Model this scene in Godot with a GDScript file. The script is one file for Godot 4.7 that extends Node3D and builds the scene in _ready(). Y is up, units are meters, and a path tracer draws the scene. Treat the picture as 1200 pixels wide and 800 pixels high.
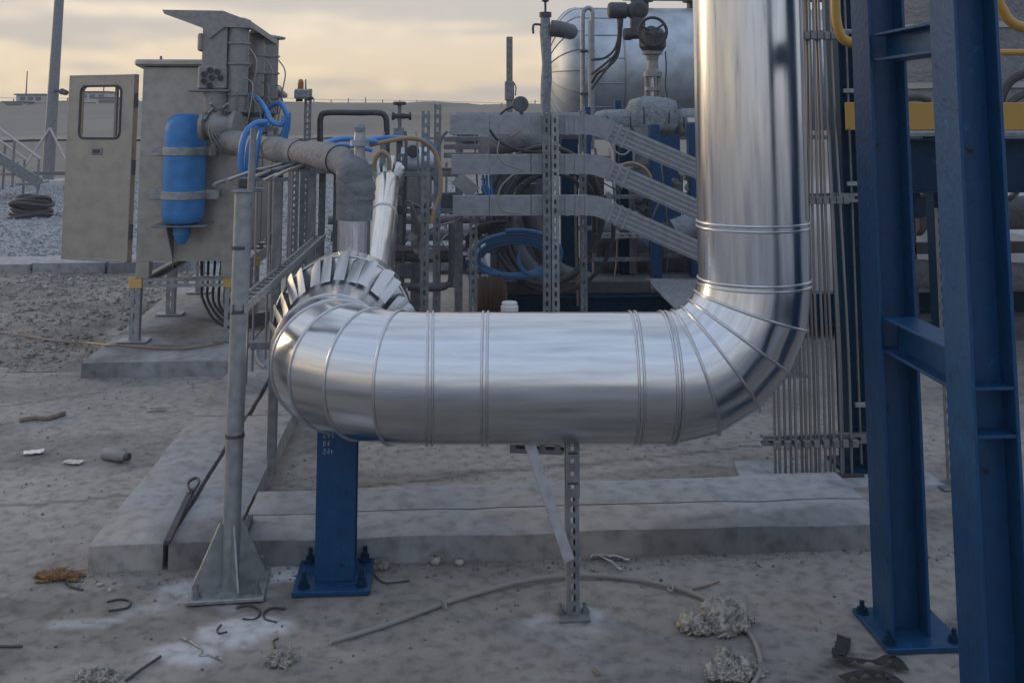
extends Node3D
# A gas plant yard at dusk: silver clad pipe, valve cabinet, cable trays, clad vessel on its skid.
# x runs along the clad pipe, y is up, z comes towards the viewer; metres.

class Shape:
	var v := PackedVector3Array()
	var n := PackedVector3Array()
	var t := PackedVector2Array()
	var c := PackedColorArray()
	var ix := PackedInt32Array()
	var tint := Color(1, 1, 1)
	func point(p: Vector3, nn: Vector3, uv := Vector2.ZERO) -> int:
		v.append(p); n.append(nn); t.append(uv); c.append(tint)
		return v.size() - 1
	func face(a: int, b: int, d: int) -> void:      # clockwise seen from outside
		var nn := n[a] + n[b] + n[d]
		if (v[b] - v[a]).cross(v[d] - v[a]).dot(nn) > 0.0:
			ix.append(a); ix.append(d); ix.append(b)
		else:
			ix.append(a); ix.append(b); ix.append(d)
	func quad(a: Vector3, b: Vector3, d: Vector3, e: Vector3, nn: Vector3) -> void:
		var i := point(a, nn); var j := point(b, nn); var k := point(d, nn); var l := point(e, nn)
		face(i, j, k); face(i, k, l)
	func tri(a: Vector3, b: Vector3, d: Vector3, nn: Vector3) -> void:
		face(point(a, nn), point(b, nn), point(d, nn))
	# a box with chamfered edges; size along the three axes of xf
	func box(xf: Transform3D, size: Vector3, bev := 0.0) -> Shape:
		var h := size * 0.5
		var bb: float = min(bev, min(h.x, min(h.y, h.z)) * 0.9)
		var ax := [xf.basis.x.normalized(), xf.basis.y.normalized(), xf.basis.z.normalized()]
		var hh := [h.x, h.y, h.z]
		for k in 3:
			var a: Vector3 = ax[k]; var b: Vector3 = ax[(k + 1) % 3]; var d: Vector3 = ax[(k + 2) % 3]
			var hb: float = hh[(k + 1) % 3] - bb; var hd: float = hh[(k + 2) % 3] - bb
			for s in [-1.0, 1.0]:
				var o: Vector3 = xf.origin + a * (hh[k] * s)
				quad(o - b * hb - d * hd, o + b * hb - d * hd, o + b * hb + d * hd, o - b * hb + d * hd, a * s)
		if bb > 0.0:
			for k in 3:
				var a: Vector3 = ax[k]; var b: Vector3 = ax[(k + 1) % 3]; var d: Vector3 = ax[(k + 2) % 3]
				var la: float = hh[k] - bb
				for s in [-1.0, 1.0]:
					for r in [-1.0, 1.0]:
						var p: Vector3 = xf.origin + b * (s * hh[(k + 1) % 3]) + d * (r * (hh[(k + 2) % 3] - bb))
						var q: Vector3 = xf.origin + b * (s * (hh[(k + 1) % 3] - bb)) + d * (r * hh[(k + 2) % 3])
						quad(p - a * la, p + a * la, q + a * la, q - a * la, (b * s + d * r).normalized())
			for s in [-1.0, 1.0]:
				for r in [-1.0, 1.0]:
					for w in [-1.0, 1.0]:
						var g: Vector3 = ax[0] * s; var i: Vector3 = ax[1] * r; var j: Vector3 = ax[2] * w
						var o: Vector3 = xf.origin
						tri(o + g * h.x + i * (h.y - bb) + j * (h.z - bb), o + g * (h.x - bb) + i * h.y + j * (h.z - bb), o + g * (h.x - bb) + i * (h.y - bb) + j * h.z, (g + i + j).normalized())
		return self
	func cube(lo: Vector3, hi: Vector3, bev := 0.0) -> Shape:
		return box(Transform3D(Basis(), (lo + hi) * 0.5), (hi - lo).abs(), bev)
	# a bar of rectangular section from a to b; up gives the direction of its height
	func bar(a: Vector3, b: Vector3, w: float, hgt: float, up := Vector3.UP, bev := 0.0) -> Shape:
		var z := (b - a).normalized()
		var x := up.cross(z)
		if x.length() < 0.001: x = Vector3.RIGHT.cross(z)
		x = x.normalized()
		return box(Transform3D(Basis(x, z.cross(x), z), (a + b) * 0.5), Vector3(w, hgt, a.distance_to(b)), bev)
	# rows of points: a smooth skin; wrap joins the last column to the first
	func skin(rows: Array, wrap := true, flip := false, close_rows := false, su := 1.0, sv := 1.0) -> Shape:
		var R := rows.size(); var C: int = rows[0].size()
		var cc := C + 1 if wrap else C
		var base := v.size()
		var sgn := 0.0
		for r in R:
			var row: PackedVector3Array = rows[r]
			var ra: PackedVector3Array = rows[(r + R - 1) % R if close_rows else max(r - 1, 0)]
			var rb: PackedVector3Array = rows[(r + 1) % R if close_rows else min(r + 1, R - 1)]
			for k in cc:
				var q := k % C
				var ka := (q + C - 1) % C if wrap else max(q - 1, 0)
				var kb := (q + 1) % C if wrap else min(q + 1, C - 1)
				var nn := (row[kb] - row[ka]).cross(rb[q] - ra[q])
				if nn.length() < 1e-9:
					nn = (row[kb] - row[ka]).cross(row[q] - rows[R / 2][q]) if r != R / 2 else Vector3.UP
				nn = nn.normalized()
				if sgn == 0.0:
					sgn = -1.0 if flip else 1.0
					if wrap and nn.length() > 0.5:
						var mid := Vector3.ZERO
						for p in row: mid += p
						mid /= C
						sgn = 1.0 if nn.dot(row[q] - mid) >= 0 else -1.0
						if row[q].distance_to(mid) < 1e-5: sgn = 0.0
				point(row[q], nn * (sgn if sgn != 0.0 else 1.0), Vector2(float(k) / C * su, float(r) / max(R - 1, 1) * sv))
		var rr := R if close_rows else R - 1
		for r in rr:
			for k in cc - 1:
				var a := base + r * cc + k; var b := base + ((r + 1) % R) * cc + k
				face(a, a + 1, b + 1); face(a, b + 1, b)
		return self
	func disc(row: PackedVector3Array, nn: Vector3) -> void:
		var mid := Vector3.ZERO
		for p in row: mid += p
		mid /= row.size()
		var m := point(mid, nn); var i0 := v.size()
		for p in row: point(p, nn)
		for k in row.size(): face(m, i0 + k, i0 + (k + 1) % row.size())
	static func ring(o: Vector3, x: Vector3, y: Vector3, r: float, s: int) -> PackedVector3Array:
		var row := PackedVector3Array()
		for k in s: row.append(o + x * (cos(TAU * k / s) * r) + y * (sin(TAU * k / s) * r))
		return row
	static func side(d: Vector3) -> Vector3:
		return (d.cross(Vector3.UP) if absf(d.y) < 0.95 else d.cross(Vector3.RIGHT)).normalized()
	func rod(a: Vector3, b: Vector3, ra: float, rb := -1.0, s := 12, caps := true) -> Shape:
		if rb < 0: rb = ra
		var d := (b - a).normalized(); var x := side(d); var y := d.cross(x)
		var r0 := ring(a, x, y, ra, s); var r1 := ring(b, x, y, rb, s)
		skin([r0, r1])
		if caps:
			disc(r0, -d); disc(r1, d)
		return self
	# turned shape: profile of (radius, distance along d)
	func lathe(o: Vector3, d: Vector3, prof: Array, s := 20, smooth := false) -> Shape:
		d = d.normalized(); var x := side(d); var y := d.cross(x)
		var rows := []
		for p in prof: rows.append(ring(o + d * p.y, x, y, max(p.x, 0.0004), s))
		if smooth: skin(rows)
		else:
			for k in rows.size() - 1: skin([rows[k], rows[k + 1]])
		disc(rows[0], -d if prof[0].y <= prof[-1].y else d); disc(rows[-1], d if prof[0].y <= prof[-1].y else -d)
		return self
	static func curve(pts: Array, each := 8, closed := false) -> Array:
		var out := []
		var m := pts.size()
		for i in (m if closed else m - 1):
			var a: Vector3 = pts[(i - 1 + m) % m if closed else max(i - 1, 0)]; var b: Vector3 = pts[i]
			var d: Vector3 = pts[(i + 1) % m]; var e: Vector3 = pts[(i + 2) % m if closed else min(i + 2, m - 1)]
			for k in each:
				out.append(b.cubic_interpolate(d, a, e, float(k) / each))
		if not closed: out.append(pts[-1])
		return out
	# round section swept along a path; rad is a number or an array of them
	func tube(path: Array, rad, s := 8, closed := false, caps := true) -> Shape:
		var rows := []; var m := path.size()
		var x := Vector3.ZERO
		for i in m:
			var p: Vector3 = path[i]
			var a: Vector3 = path[(i - 1 + m) % m if closed else max(i - 1, 0)]; var b: Vector3 = path[(i + 1) % m if closed else min(i + 1, m - 1)]
			var d := (b - a).normalized()
			if x == Vector3.ZERO: x = side(d)
			x = (x - d * x.dot(d)).normalized()
			rows.append(ring(p, x, d.cross(x), rad[i] if rad is Array else rad, s))
		skin(rows, true, false, closed)
		if caps and not closed:
			disc(rows[0], (path[0] - path[1]).normalized()); disc(rows[-1], (path[-1] - path[-2]).normalized())
		return self
	func run(pts: Array, rad: float, s := 8, each := 8) -> Shape:
		return tube(curve(pts, each), rad, s)
	# flat outline with thickness: outline in the x-y axes of xf, depth along its z
	func plate(xf: Transform3D, poly: PackedVector2Array, depth: float) -> Shape:
		var zz := xf.basis.z.normalized()
		var tr := Geometry2D.triangulate_polygon(poly)
		for s in [-0.5, 0.5]:
			var i0 := v.size()
			for p in poly: point(xf * Vector3(p.x, p.y, 0) + zz * (depth * s), zz * sign(s))
			for k in range(0, tr.size(), 3): face(i0 + tr[k], i0 + tr[k + 1], i0 + tr[k + 2])
		var cw := 1.0 if Geometry2D.is_polygon_clockwise(poly) else -1.0
		for k in poly.size():
			var p := poly[k]; var q := poly[(k + 1) % poly.size()]
			var nn := xf.basis * Vector3(-(q - p).y, (q - p).x, 0) * cw
			var a := xf * Vector3(p.x, p.y, 0); var b := xf * Vector3(q.x, q.y, 0)
			quad(a - zz * depth / 2, b - zz * depth / 2, b + zz * depth / 2, a + zz * depth / 2, nn.normalized())
		return self
	# a bent sheet: rows of points, thickened by th
	func sheet(rows: Array, th: float) -> Shape:
		var R := rows.size(); var C: int = rows[0].size()
		var back := []
		for r in R:
			var row := PackedVector3Array()
			for k in C:
				var du: Vector3 = rows[r][min(k + 1, C - 1)] - rows[r][max(k - 1, 0)]
				var dv: Vector3 = rows[min(r + 1, R - 1)][k] - rows[max(r - 1, 0)][k]
				row.append(rows[r][k] - du.cross(dv).normalized() * th)
			back.append(row)
		skin(rows, false); skin(back, false, true)
		for e in 4:
			var A := []; var B := []
			if e < 2:
				var r: int = 0 if e == 0 else R - 1
				for k in C: A.append(rows[r][k]); B.append(back[r][k])
			else:
				var k: int = 0 if e == 2 else C - 1
				for r in R: A.append(rows[r][k]); B.append(back[r][k])
			for i in A.size() - 1:
				var nn: Vector3 = (A[i + 1] - A[i]).cross(B[i] - A[i]).normalized()
				quad(A[i], A[i + 1], B[i + 1], B[i], nn)
		return self

var rng := RandomNumberGenerator.new()
var M := {}
var taken := {}

func numbered(called: String) -> String:
	taken[called] = taken.get(called, -1) + 1
	return called if taken[called] == 0 else "%s_%03d" % [called, taken[called]]

func base_of(o: Node) -> Vector3:
	var p := Vector3.ZERO
	while o is Node3D and o != self:
		p += o.position
		o = o.get_parent()
	return p

func build(called: String, sh: Shape, mat: Material, parent: Node3D = self, origin := Vector3.INF) -> MeshInstance3D:
	var off := base_of(parent)
	if parent == self and origin != Vector3.INF: off = origin
	var pts := sh.v.duplicate()
	if off != Vector3.ZERO:
		for i in pts.size(): pts[i] -= off
	var a := []
	a.resize(Mesh.ARRAY_MAX)
	a[Mesh.ARRAY_VERTEX] = pts; a[Mesh.ARRAY_NORMAL] = sh.n; a[Mesh.ARRAY_TEX_UV] = sh.t; a[Mesh.ARRAY_INDEX] = sh.ix
	if mat is StandardMaterial3D and mat.vertex_color_use_as_albedo: a[Mesh.ARRAY_COLOR] = sh.c
	var m := ArrayMesh.new()
	m.add_surface_from_arrays(Mesh.PRIMITIVE_TRIANGLES, a)
	m.surface_set_material(0, mat)
	var o := MeshInstance3D.new()
	o.mesh = m
	o.cast_shadow = GeometryInstance3D.SHADOW_CASTING_SETTING_ON
	if parent == self:
		o.name = numbered(called)
		if origin != Vector3.INF: o.position = origin
	else:
		o.name = called
	parent.add_child(o, true)
	return o

func tag(o: Node3D, label: String, category: String, group := "") -> Node3D:
	o.set_meta("label", label); o.set_meta("category", category)
	if group: o.set_meta("group", group)
	return o

func thing(called: String, label: String, category: String, at: Vector3, group := "") -> Node3D:
	var o := Node3D.new()
	o.name = numbered(called)
	o.position = at
	add_child(o, true)
	return tag(o, label, category, group)

func structure(o: Node3D) -> Node3D:
	o.set_meta("kind", "structure")
	return o

func place(called: String) -> Node3D:
	var o := Node3D.new()
	o.name = numbered(called)
	add_child(o, true)
	return structure(o)

func copy(o: Node3D, at: Vector3, label: String) -> Node3D:
	var d: Node3D = o.duplicate()
	d.name = numbered(String(o.name).trim_suffix("_000"))
	add_child(d, true)
	d.position = at
	d.set_meta("label", label)
	return d

func noise(seed_: int, freq: float, oct := 4, kind := FastNoiseLite.TYPE_SIMPLEX_SMOOTH) -> FastNoiseLite:
	var f := FastNoiseLite.new()
	f.seed = seed_; f.frequency = freq; f.noise_type = kind
	f.fractal_type = FastNoiseLite.FRACTAL_FBM if oct > 1 else FastNoiseLite.FRACTAL_NONE
	f.fractal_octaves = oct
	return f

func ntex(seed_: int, freq: float, oct: int, stops: Array, size := 512, kind := FastNoiseLite.TYPE_SIMPLEX_SMOOTH) -> NoiseTexture2D:
	var x := NoiseTexture2D.new()
	x.width = size; x.height = size; x.seamless = true; x.generate_mipmaps = true
	x.noise = noise(seed_, freq, oct, kind)
	if stops.size():
		var gr := Gradient.new()
		var off := PackedFloat32Array(); var col := PackedColorArray()
		for s in stops:
			off.append(s[0]); col.append(s[1] if s[1] is Color else Color(s[1], s[1], s[1]))
		gr.offsets = off; gr.colors = col
		x.color_ramp = gr
	return x

func rel(seed_: int, freq: float, oct: int, strength: float, kind := FastNoiseLite.TYPE_SIMPLEX_SMOOTH) -> NoiseTexture2D:
	var x := ntex(seed_, freq, oct, [], 512, kind)
	x.as_normal_map = true; x.bump_strength = strength
	return x

# colours are linear base colours of the material itself
func mat(r: float, g: float, b: float, rough: float, metal := 0.0, tex: Texture2D = null, scale := 1.0, nrm: Texture2D = null, nstr := 0.5) -> StandardMaterial3D:
	var m := StandardMaterial3D.new()
	m.albedo_color = Color(r, g, b).linear_to_srgb()
	m.roughness = rough; m.metallic = metal
	if tex: m.albedo_texture = tex
	if nrm:
		m.normal_enabled = true; m.normal_texture = nrm; m.normal_scale = nstr
	if tex or nrm:
		m.uv1_triplanar = true; m.uv1_world_triplanar = true; m.uv1_scale = Vector3.ONE * scale
	m.cull_mode = BaseMaterial3D.CULL_DISABLED
	return m

func materials() -> void:
	var mottle := ntex(3, 0.012, 5, [[0.2, 0.84], [0.5, 0.93], [0.8, 1.0]])
	var faint := ntex(4, 0.02, 6, [[0.2, 0.91], [0.5, 0.97], [0.8, 1.0]], 1024)
	var fine := ntex(5, 0.05, 4, [[0.25, 0.88], [0.75, 1.0]])
	var grime := ntex(8, 0.008, 6, [[0.0, 0.5], [0.42, 0.8], [0.55, 0.95], [1.0, 1.0]])
	var scuff := ntex(9, 0.012, 6, [[0.0, Color(0.36, 0.30, 0.24)], [0.14, Color(0.40, 0.36, 0.32)], [0.2, Color(0.50, 0.52, 0.53)], [0.5, Color(0.53, 0.55, 0.56)], [0.8, Color(0.57, 0.58, 0.58)], [0.86, Color(0.72, 0.70, 0.66)], [1.0, Color(0.8, 0.76, 0.7)]], 1024)
	scuff.noise.fractal_gain = 0.6
	var fine_n := rel(11, 0.06, 4, 4.0)
	var soft_n := rel(12, 0.012, 3, 6.0)
	var cloth_n := rel(14, 0.025, 4, 8.0)
	M.clad_dull = mat(0.55, 0.565, 0.58, 0.42, 1.0)
	M.clad = mat(0.66, 0.675, 0.69, 0.26, 1.0)
	M.clad.roughness_texture = ntex(21, 0.006, 5, [[0.0, 0.5], [0.4, 0.75], [0.6, 0.9], [0.75, 1.0]])
	M.clad.albedo_texture = ntex(22, 0.01, 5, [[0.0, 0.75], [0.16, 0.9], [0.5, 0.96], [0.9, 1.0]])
	M.clad.uv1_scale = Vector3(7, 0.4, 1)
	M.bead = mat(0.52, 0.53, 0.55, 0.3, 1.0)
	M.vessel = mat(0.50, 0.55, 0.60, 0.58, 1.0, mottle, 0.5, soft_n, 0.03)
	M.vessel_band = mat(0.30, 0.32, 0.34, 0.5, 1.0)
	M.galv = mat(0.33, 0.35, 0.36, 0.5, 0.55, mottle, 2.5, fine_n, 0.15)
	M.galv_dark = mat(0.215, 0.23, 0.245, 0.55, 0.45, mottle, 2.5, fine_n, 0.15)
	M.tray = mat(0.29, 0.31, 0.335, 0.55, 0.3, faint, 0.6, fine_n, 0.1)
	M.cabinet = mat(0.36, 0.34, 0.305, 0.42, 0.5, faint, 0.4, fine_n, 0.06)
	M.actuator = mat(0.25, 0.248, 0.24, 0.55, 0.3, faint, 1.0, fine_n, 0.1)
	M.blue = mat(0.010, 0.175, 0.46, 0.40, 0.0, scuff, 1.2, fine_n, 0.12)
	M.blue_dark = mat(0.009, 0.10, 0.22, 0.45, 0.0, scuff, 1.2, fine_n, 0.12)
	M.blue.metallic_specular = 0.42; M.blue_dark.metallic_specular = 0.22
	M.blue_tank = mat(0.035, 0.21, 0.52, 0.5, 0.0, mottle, 1.0)
	M.yellow = mat(0.36, 0.21, 0.035, 0.45)
	M.yellow_cap = mat(0.55, 0.36, 0.12, 0.6)
	M.wrap = mat(0.19, 0.20, 0.215, 0.85, 0.0, mottle, 2.0, cloth_n, 0.9)
	M.blanket = mat(0.24, 0.27, 0.30, 0.8, 0.0, mottle, 2.0, cloth_n, 1.0)
	M.rubber = mat(0.036, 0.039, 0.043, 0.6)
	M.dark = mat(0.07, 0.076, 0.084, 0.6, 0.2, mottle, 2.0)
	M.pipe_dark = mat(0.11, 0.118, 0.13, 0.65, 0.1, mottle, 1.5, fine_n, 0.2)
	M.hose_blue = mat(0.04, 0.19, 0.48, 0.4)
	M.hose_teal = mat(0.05, 0.15, 0.30, 0.5)
	M.hose_tan = mat(0.27, 0.19, 0.11, 0.5)
	M.strap = mat(0.012, 0.013, 0.015, 0.6)
	M.cord = mat(0.24, 0.17, 0.11, 0.6)
	M.zinc = mat(0.42, 0.44, 0.47, 0.42, 0.6, mottle, 3.0)
	M.hose_grey = mat(0.23, 0.225, 0.215, 0.6)
	M.steel = mat(0.45, 0.45, 0.46, 0.35, 1.0)
	M.stainless = mat(0.24, 0.24, 0.245, 0.42, 0.7)
	M.white = mat(0.62, 0.63, 0.64, 0.5)
	M.paper = mat(0.5, 0.5, 0.5, 0.8)
	M.foil = mat(0.75, 0.75, 0.76, 0.3, 1.0)
	M.amber = mat(0.30, 0.10, 0.02, 0.3)
	M.chalk = mat(0.5, 0.55, 0.6, 0.9)
	M.wool = mat(0.44, 0.42, 0.37, 1.0, 0.0, grime, 9.0, cloth_n, 1.6)
	M.wool_orange = mat(0.26, 0.15, 0.07, 1.0, 0.0, fine, 6.0, cloth_n, 1.0)
	M.wood = mat(0.22, 0.17, 0.12, 0.85, 0.0, mottle, 3.0)
	M.rust = mat(0.14, 0.075, 0.045, 0.85, 0.0, mottle, 5.0)
	M.far_white = mat(0.42, 0.42, 0.41, 0.8)
	M.far_dark = mat(0.12, 0.12, 0.12, 0.8)
	M.ground = mat(1, 1, 1, 0.95, 0.0, ntex(30, 0.05, 4, [[0.25, 0.75], [0.75, 1.0]]), 0.9, rel(31, 0.05, 4, 8.0), 0.5)
	M.ground.vertex_color_use_as_albedo = true
	M.yard = mat(1, 1, 1, 0.93, 0.0, ntex(33, 0.02, 6, [[0.15, 0.80], [0.42, 0.94], [0.7, 1.0], [0.85, 1.0]], 1024), 0.62, rel(34, 0.05, 5, 4.0), 0.16)
	M.yard.albedo_texture.noise.fractal_gain = 0.58
	M.yard.vertex_color_use_as_albedo = true
	M.slab = mat(1, 1, 1, 0.9, 0.0, ntex(36, 0.012, 6, [[0.15, 0.8], [0.5, 0.95], [0.8, 1.0]], 1024), 0.8, rel(37, 0.06, 4, 3.0), 0.22)
	M.slab.albedo_texture.noise.fractal_gain = 0.56
	M.slab.vertex_color_use_as_albedo = true
	M.pebble = mat(1, 1, 1, 0.9)
	M.pebble.vertex_color_use_as_albedo = true


func sky_picture() -> ImageTexture:
	var W := 1024; var Hh := 512
	var im := Image.create(W, Hh, false, Image.FORMAT_RGBF)
	var f1 := noise(41, 1.0, 5); var f2 := noise(42, 1.0, 4)
	for y in Hh:
		var el := PI * 0.5 - PI * (y + 0.5) / Hh
		for x in W:
			var az := wrapf(TAU * (x + 0.5) / W, -PI, PI)      # 0 looks along -z, positive to the east
			var d := Vector3(sin(az) * cos(el), sin(el), -cos(az) * cos(el))
			var e: float = max(d.y, 0.0)
			# the sun has just gone behind the haze to the west-north-west
			var glow: float = clamp(d.dot(Vector3(-0.80, 0.06, -0.60)) * 0.5 + 0.5, 0.0, 1.0)
			var low := exp(-e * 4.6)
			var warm := Vector3(0.95, 0.715, 0.395) * (0.74 + 0.34 * pow(glow, 3.0))
			var coolh := Vector3(0.60, 0.60, 0.62)
			var zen := Vector3(0.50, 0.61, 0.80)
			var hor := coolh.lerp(warm, smoothstep(0.2, 0.8, glow))
			var col := zen.lerp(hor, low)
			# stratus: long streaks, drawn out along the horizon
			var pl := Vector2(d.x, d.z) / (e + 0.10)
			var s := f1.get_noise_2d(pl.x * 0.5 + 5.0, pl.y * 0.5) * 0.55
			s += (f2.get_noise_3d(az * 1.6, el * 30.0, 3.0) * 0.75 + f1.get_noise_3d(az * 4.0, el * 110.0, 9.0) * 0.75) * exp(-e * 3.0)
			# a heavier bank sits higher up to the north
			s += 0.34 * smoothstep(0.045, 0.12, e) * smoothstep(-0.35, 0.15, az) * smoothstep(1.2, 0.3, az)
			var cl := smoothstep(-0.02, 0.26, s)
			var cloud := Vector3(0.47, 0.48, 0.52).lerp(Vector3(0.46, 0.42, 0.36), low * glow)
			col = col.lerp(cloud, cl * 0.85 * smoothstep(0.0, 0.035, e) * (0.45 + 0.55 * low))
			var rim: float = smoothstep(-0.22, -0.08, s) * smoothstep(0.06, -0.08, s)
			col += Vector3(0.16, 0.13, 0.07) * rim * low * glow
			im.set_pixel(x, y, Color(col.x, col.y, col.z))
	return ImageTexture.create_from_image(im)

func view_and_light() -> void:
	var cam := Camera3D.new()
	cam.name = "camera"
	cam.projection = Camera3D.PROJECTION_FRUSTUM
	cam.near = 0.1
	cam.far = 2000.0
	cam.size = 0.1 * 800.0 / 1220.0
	cam.frustum_offset = Vector2(0, -0.1 * 400.0 / 1220.0)
	cam.position = Vector3(0, 1.6, 0)
	cam.rotation_degrees = Vector3(6.5, -4.36, 0)
	add_child(cam)
	var env := Environment.new()
	env.background_mode = Environment.BG_SKY
	var sk := Sky.new()
	var pm := PanoramaSkyMaterial.new()
	pm.panorama = sky_picture()
	sk.sky_material = pm
	env.sky = sk
	env.tonemap_mode = Environment.TONE_MAPPER_LINEAR
	env.tonemap_exposure = 1.18
	env.sdfgi_enabled = true; env.ssao_enabled = true; env.ssil_enabled = true
	env.fog_enabled = true
	env.fog_density = 0.002
	env.fog_light_color = Color(0.86, 0.86, 0.86)
	var we := WorldEnvironment.new()
	we.name = "world"
	we.environment = env
	add_child(we)
	var sun := DirectionalLight3D.new()
	sun.name = "sun"
	sun.light_energy = 0.3
	sun.light_color = Color(1.0, 0.86, 0.68)
	sun.light_angular_distance = 12.0
	sun.shadow_enabled = true
	add_child(sun)
	sun.look_at_from_position(Vector3.ZERO, Vector3(0.80, -0.20, 0.55), Vector3.UP)

# ---------------------------------------------------------------- ground
var na: FastNoiseLite
var nb: FastNoiseLite
var nc: FastNoiseLite

func land_height(x: float, z: float) -> float:
	var d := -z
	var h := -0.03
	var k := smoothstep(29.0, 66.0, d + x * 0.12)
	h += k * (2.55 + 0.006 * -x + 0.35 * na.get_noise_2d(x * 1.2, z * 1.2)) + smoothstep(66.0, 300.0, d) * 1.5
	return h

func land() -> void:
	var xs := []; var zs := []
	for i in 61: xs.append(sign(i - 30) * pow(absf(i - 30) / 30.0, 1.9) * 320.0)
	var z := 60.0
	while z > -380.0:
		zs.append(z)
		z -= 10.0 if z > 5 else (1.6 if z > -85 else 25.0)
	var s := Shape.new()
	var rows := []
	for zz in zs:
		var row := PackedVector3Array()
		for xx in xs: row.append(Vector3(xx, land_height(xx, zz), zz))
		rows.append(row)
	s.skin(rows, false)
	for i in s.v.size():
		var p := s.v[i]
		var q := nb.get_noise_2d(p.x * 3.0, p.z * 3.0)
		var gravel := Color(0.33, 0.345, 0.37) * (1.0 + 0.12 * q)
		var soil := Color(0.215, 0.195, 0.165) * (1.0 + 0.3 * q + 0.25 * na.get_noise_2d(p.x * 1.3, p.z * 6.0))
		var k := smoothstep(25.0, 31.0, -p.z + 2.0 * q)
		s.c[i] = gravel.lerp(soil, k)
	structure(build("ground", s, M.ground))

func stain(x: float, z: float) -> float:
	# damp and oily patches that have soaked into the yard
	var k := 0.0
	for a in [[-1.52, -3.74, 0.20, 0.10, 0.45], [-0.1, -4.9, 0.5, 0.12, 0.25], [1.15, -4.82, 0.55, 0.16, 0.3], [0.62, -3.1, 0.25, 0.1, 0.18], [-1.9, -5.4, 0.6, 0.3, 0.15], [-0.3, -3.2, 0.4, 0.15, 0.15], [1.9, -3.3, 0.3, 0.2, 0.3]]:
		var r := Vector2((x - a[0]) / a[2], (z - a[1]) / a[3]).length() + 0.45 * nb.get_noise_2d(x * 30.0, z * 30.0)
		k = max(k, a[4] * smoothstep(1.15, 0.7, r))
	return k

func crack(x: float, z: float) -> float:
	var k := 0.0
	for a in [[-2.9, -6.0, -1.9, -6.5], [-2.4, -4.6, -1.25, -4.75], [-0.6, -4.75, 2.2, -5.35], [0.9, -3.05, 2.4, -3.75], [-1.6, -3.2, -0.5, -2.9]]:
		var p := Vector2(x + 0.05 * nb.get_noise_2d(x * 30.0, z * 30.0), z + 0.05 * nb.get_noise_2d(x * 30.0 + 50.0, z * 30.0))
		var q := Geometry2D.get_closest_point_to_segment(p, Vector2(a[0], a[1]), Vector2(a[2], a[3]))
		k = max(k, smoothstep(0.022, 0.006, p.distance_to(q)))
	return k

func paint_spot(x: float, z: float) -> float:
	# white grout and paint spilt round the feet of the posts
	var k := 0.0
	for a in [[0.475, -3.50, 0.20, 0.15], [0.52, -3.43, 0.12, 0.08], [-0.71, -3.80, 0.24, 0.22], [-0.62, -3.55, 0.16, 0.12], [-0.46, -3.93, 0.14, 0.10], [-0.86, -3.68, 0.13, 0.06], [-0.72, -3.38, 0.10, 0.12], [-1.10, -3.62, 0.16, 0.03]]:
		var r := Vector2((x - a[0]) / a[2], (z - a[1]) / a[3]).length() + 0.9 * nb.get_noise_2d(x * 55.0, z * 55.0) + 0.5 * nc.get_noise_2d(x * 120.0, z * 120.0)
		k = max(k, smoothstep(1.05, 0.4, r) * (0.8 + 1.2 * nc.get_noise_2d(x * 45.0 + 7.0, z * 70.0)))
	return k

func sheet_of_ground(called: String, x0: float, x1: float, z0: float, z1: float, cell: float, hgt: Callable, col: Callable, m: Material, parent: Node3D = self) -> MeshInstance3D:
	var s := Shape.new()
	var rows := []
	var nx := int(ceil((x1 - x0) / cell)); var nz := int(ceil((z1 - z0) / cell))
	for j in nz + 1:
		var row := PackedVector3Array()
		var zz := z0 + (z1 - z0) * j / nz
		for i in nx + 1:
			var xx := x0 + (x1 - x0) * i / nx
			row.append(Vector3(xx, hgt.call(xx, zz), zz))
		rows.append(row)
	s.skin(rows, false)
	for i in s.v.size(): s.c[i] = col.call(s.v[i].x, s.v[i].z)
	var o := build(called, s, m, parent)
	if parent == self: structure(o)
	return o

func yard_h(x: float, z: float) -> float:
	return 0.005 * na.get_noise_2d(x * 9.0, z * 9.0) + 0.002 * nb.get_noise_2d(x * 40.0, z * 40.0) + 0.0010 * nc.get_noise_2d(x * 130.0, z * 130.0) + 0.004 * paint_spot(x, z) - (0.03 if x < -2.15 and z < -7.05 else 0.0)

func yard_c(x: float, z: float) -> Color:
	var big := na.get_noise_2d(x * 5.0, z * 5.0)
	var mid := nb.get_noise_2d(x * 14.0, z * 14.0)
	var small := nc.get_noise_2d(x * 60.0, z * 60.0)
	var k := lerpf(0.235, 0.285, smoothstep(-3.9, -4.6, z)) * (1.0 + 0.16 * big + 0.09 * mid + 0.11 * small)
	# smears and scuffs dragged across the dust
	k *= 1.0 - 0.22 * smoothstep(0.15, 0.5, nc.get_noise_2d(x * 9.0, z * 34.0 + x * 6.0))
	k *= 1.0 - 0.25 * smoothstep(0.28, 0.5, nb.get_noise_2d(x * 22.0 + 70.0, z * 22.0))
	k *= 1.0 - stain(x, z)
	k *= 1.0 - 0.5 * crack(x, z)
	var c := Color(k * 1.04, k * 0.99, k * 0.93)
	var sandy: float = clamp(0.5 + 1.4 * na.get_noise_2d(x * 3.0 + 40.0, z * 3.0), 0.0, 1.0)
	c = c.lerp(Color(k * 1.09, k * 1.0, k * 0.87), sandy * 0.6)
	return c.lerp(Color(0.50, 0.51, 0.53), clamp(paint_spot(x, z), 0.0, 1.0) * 0.85)

func rough_h(x: float, z: float) -> float:
	return -0.01 + 0.03 * na.get_noise_2d(x * 8.0, z * 8.0) + 0.02 * nb.get_noise_2d(x * 30.0, z * 30.0) + 0.012 * nc.get_noise_2d(x * 90.0, z * 90.0)

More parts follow.
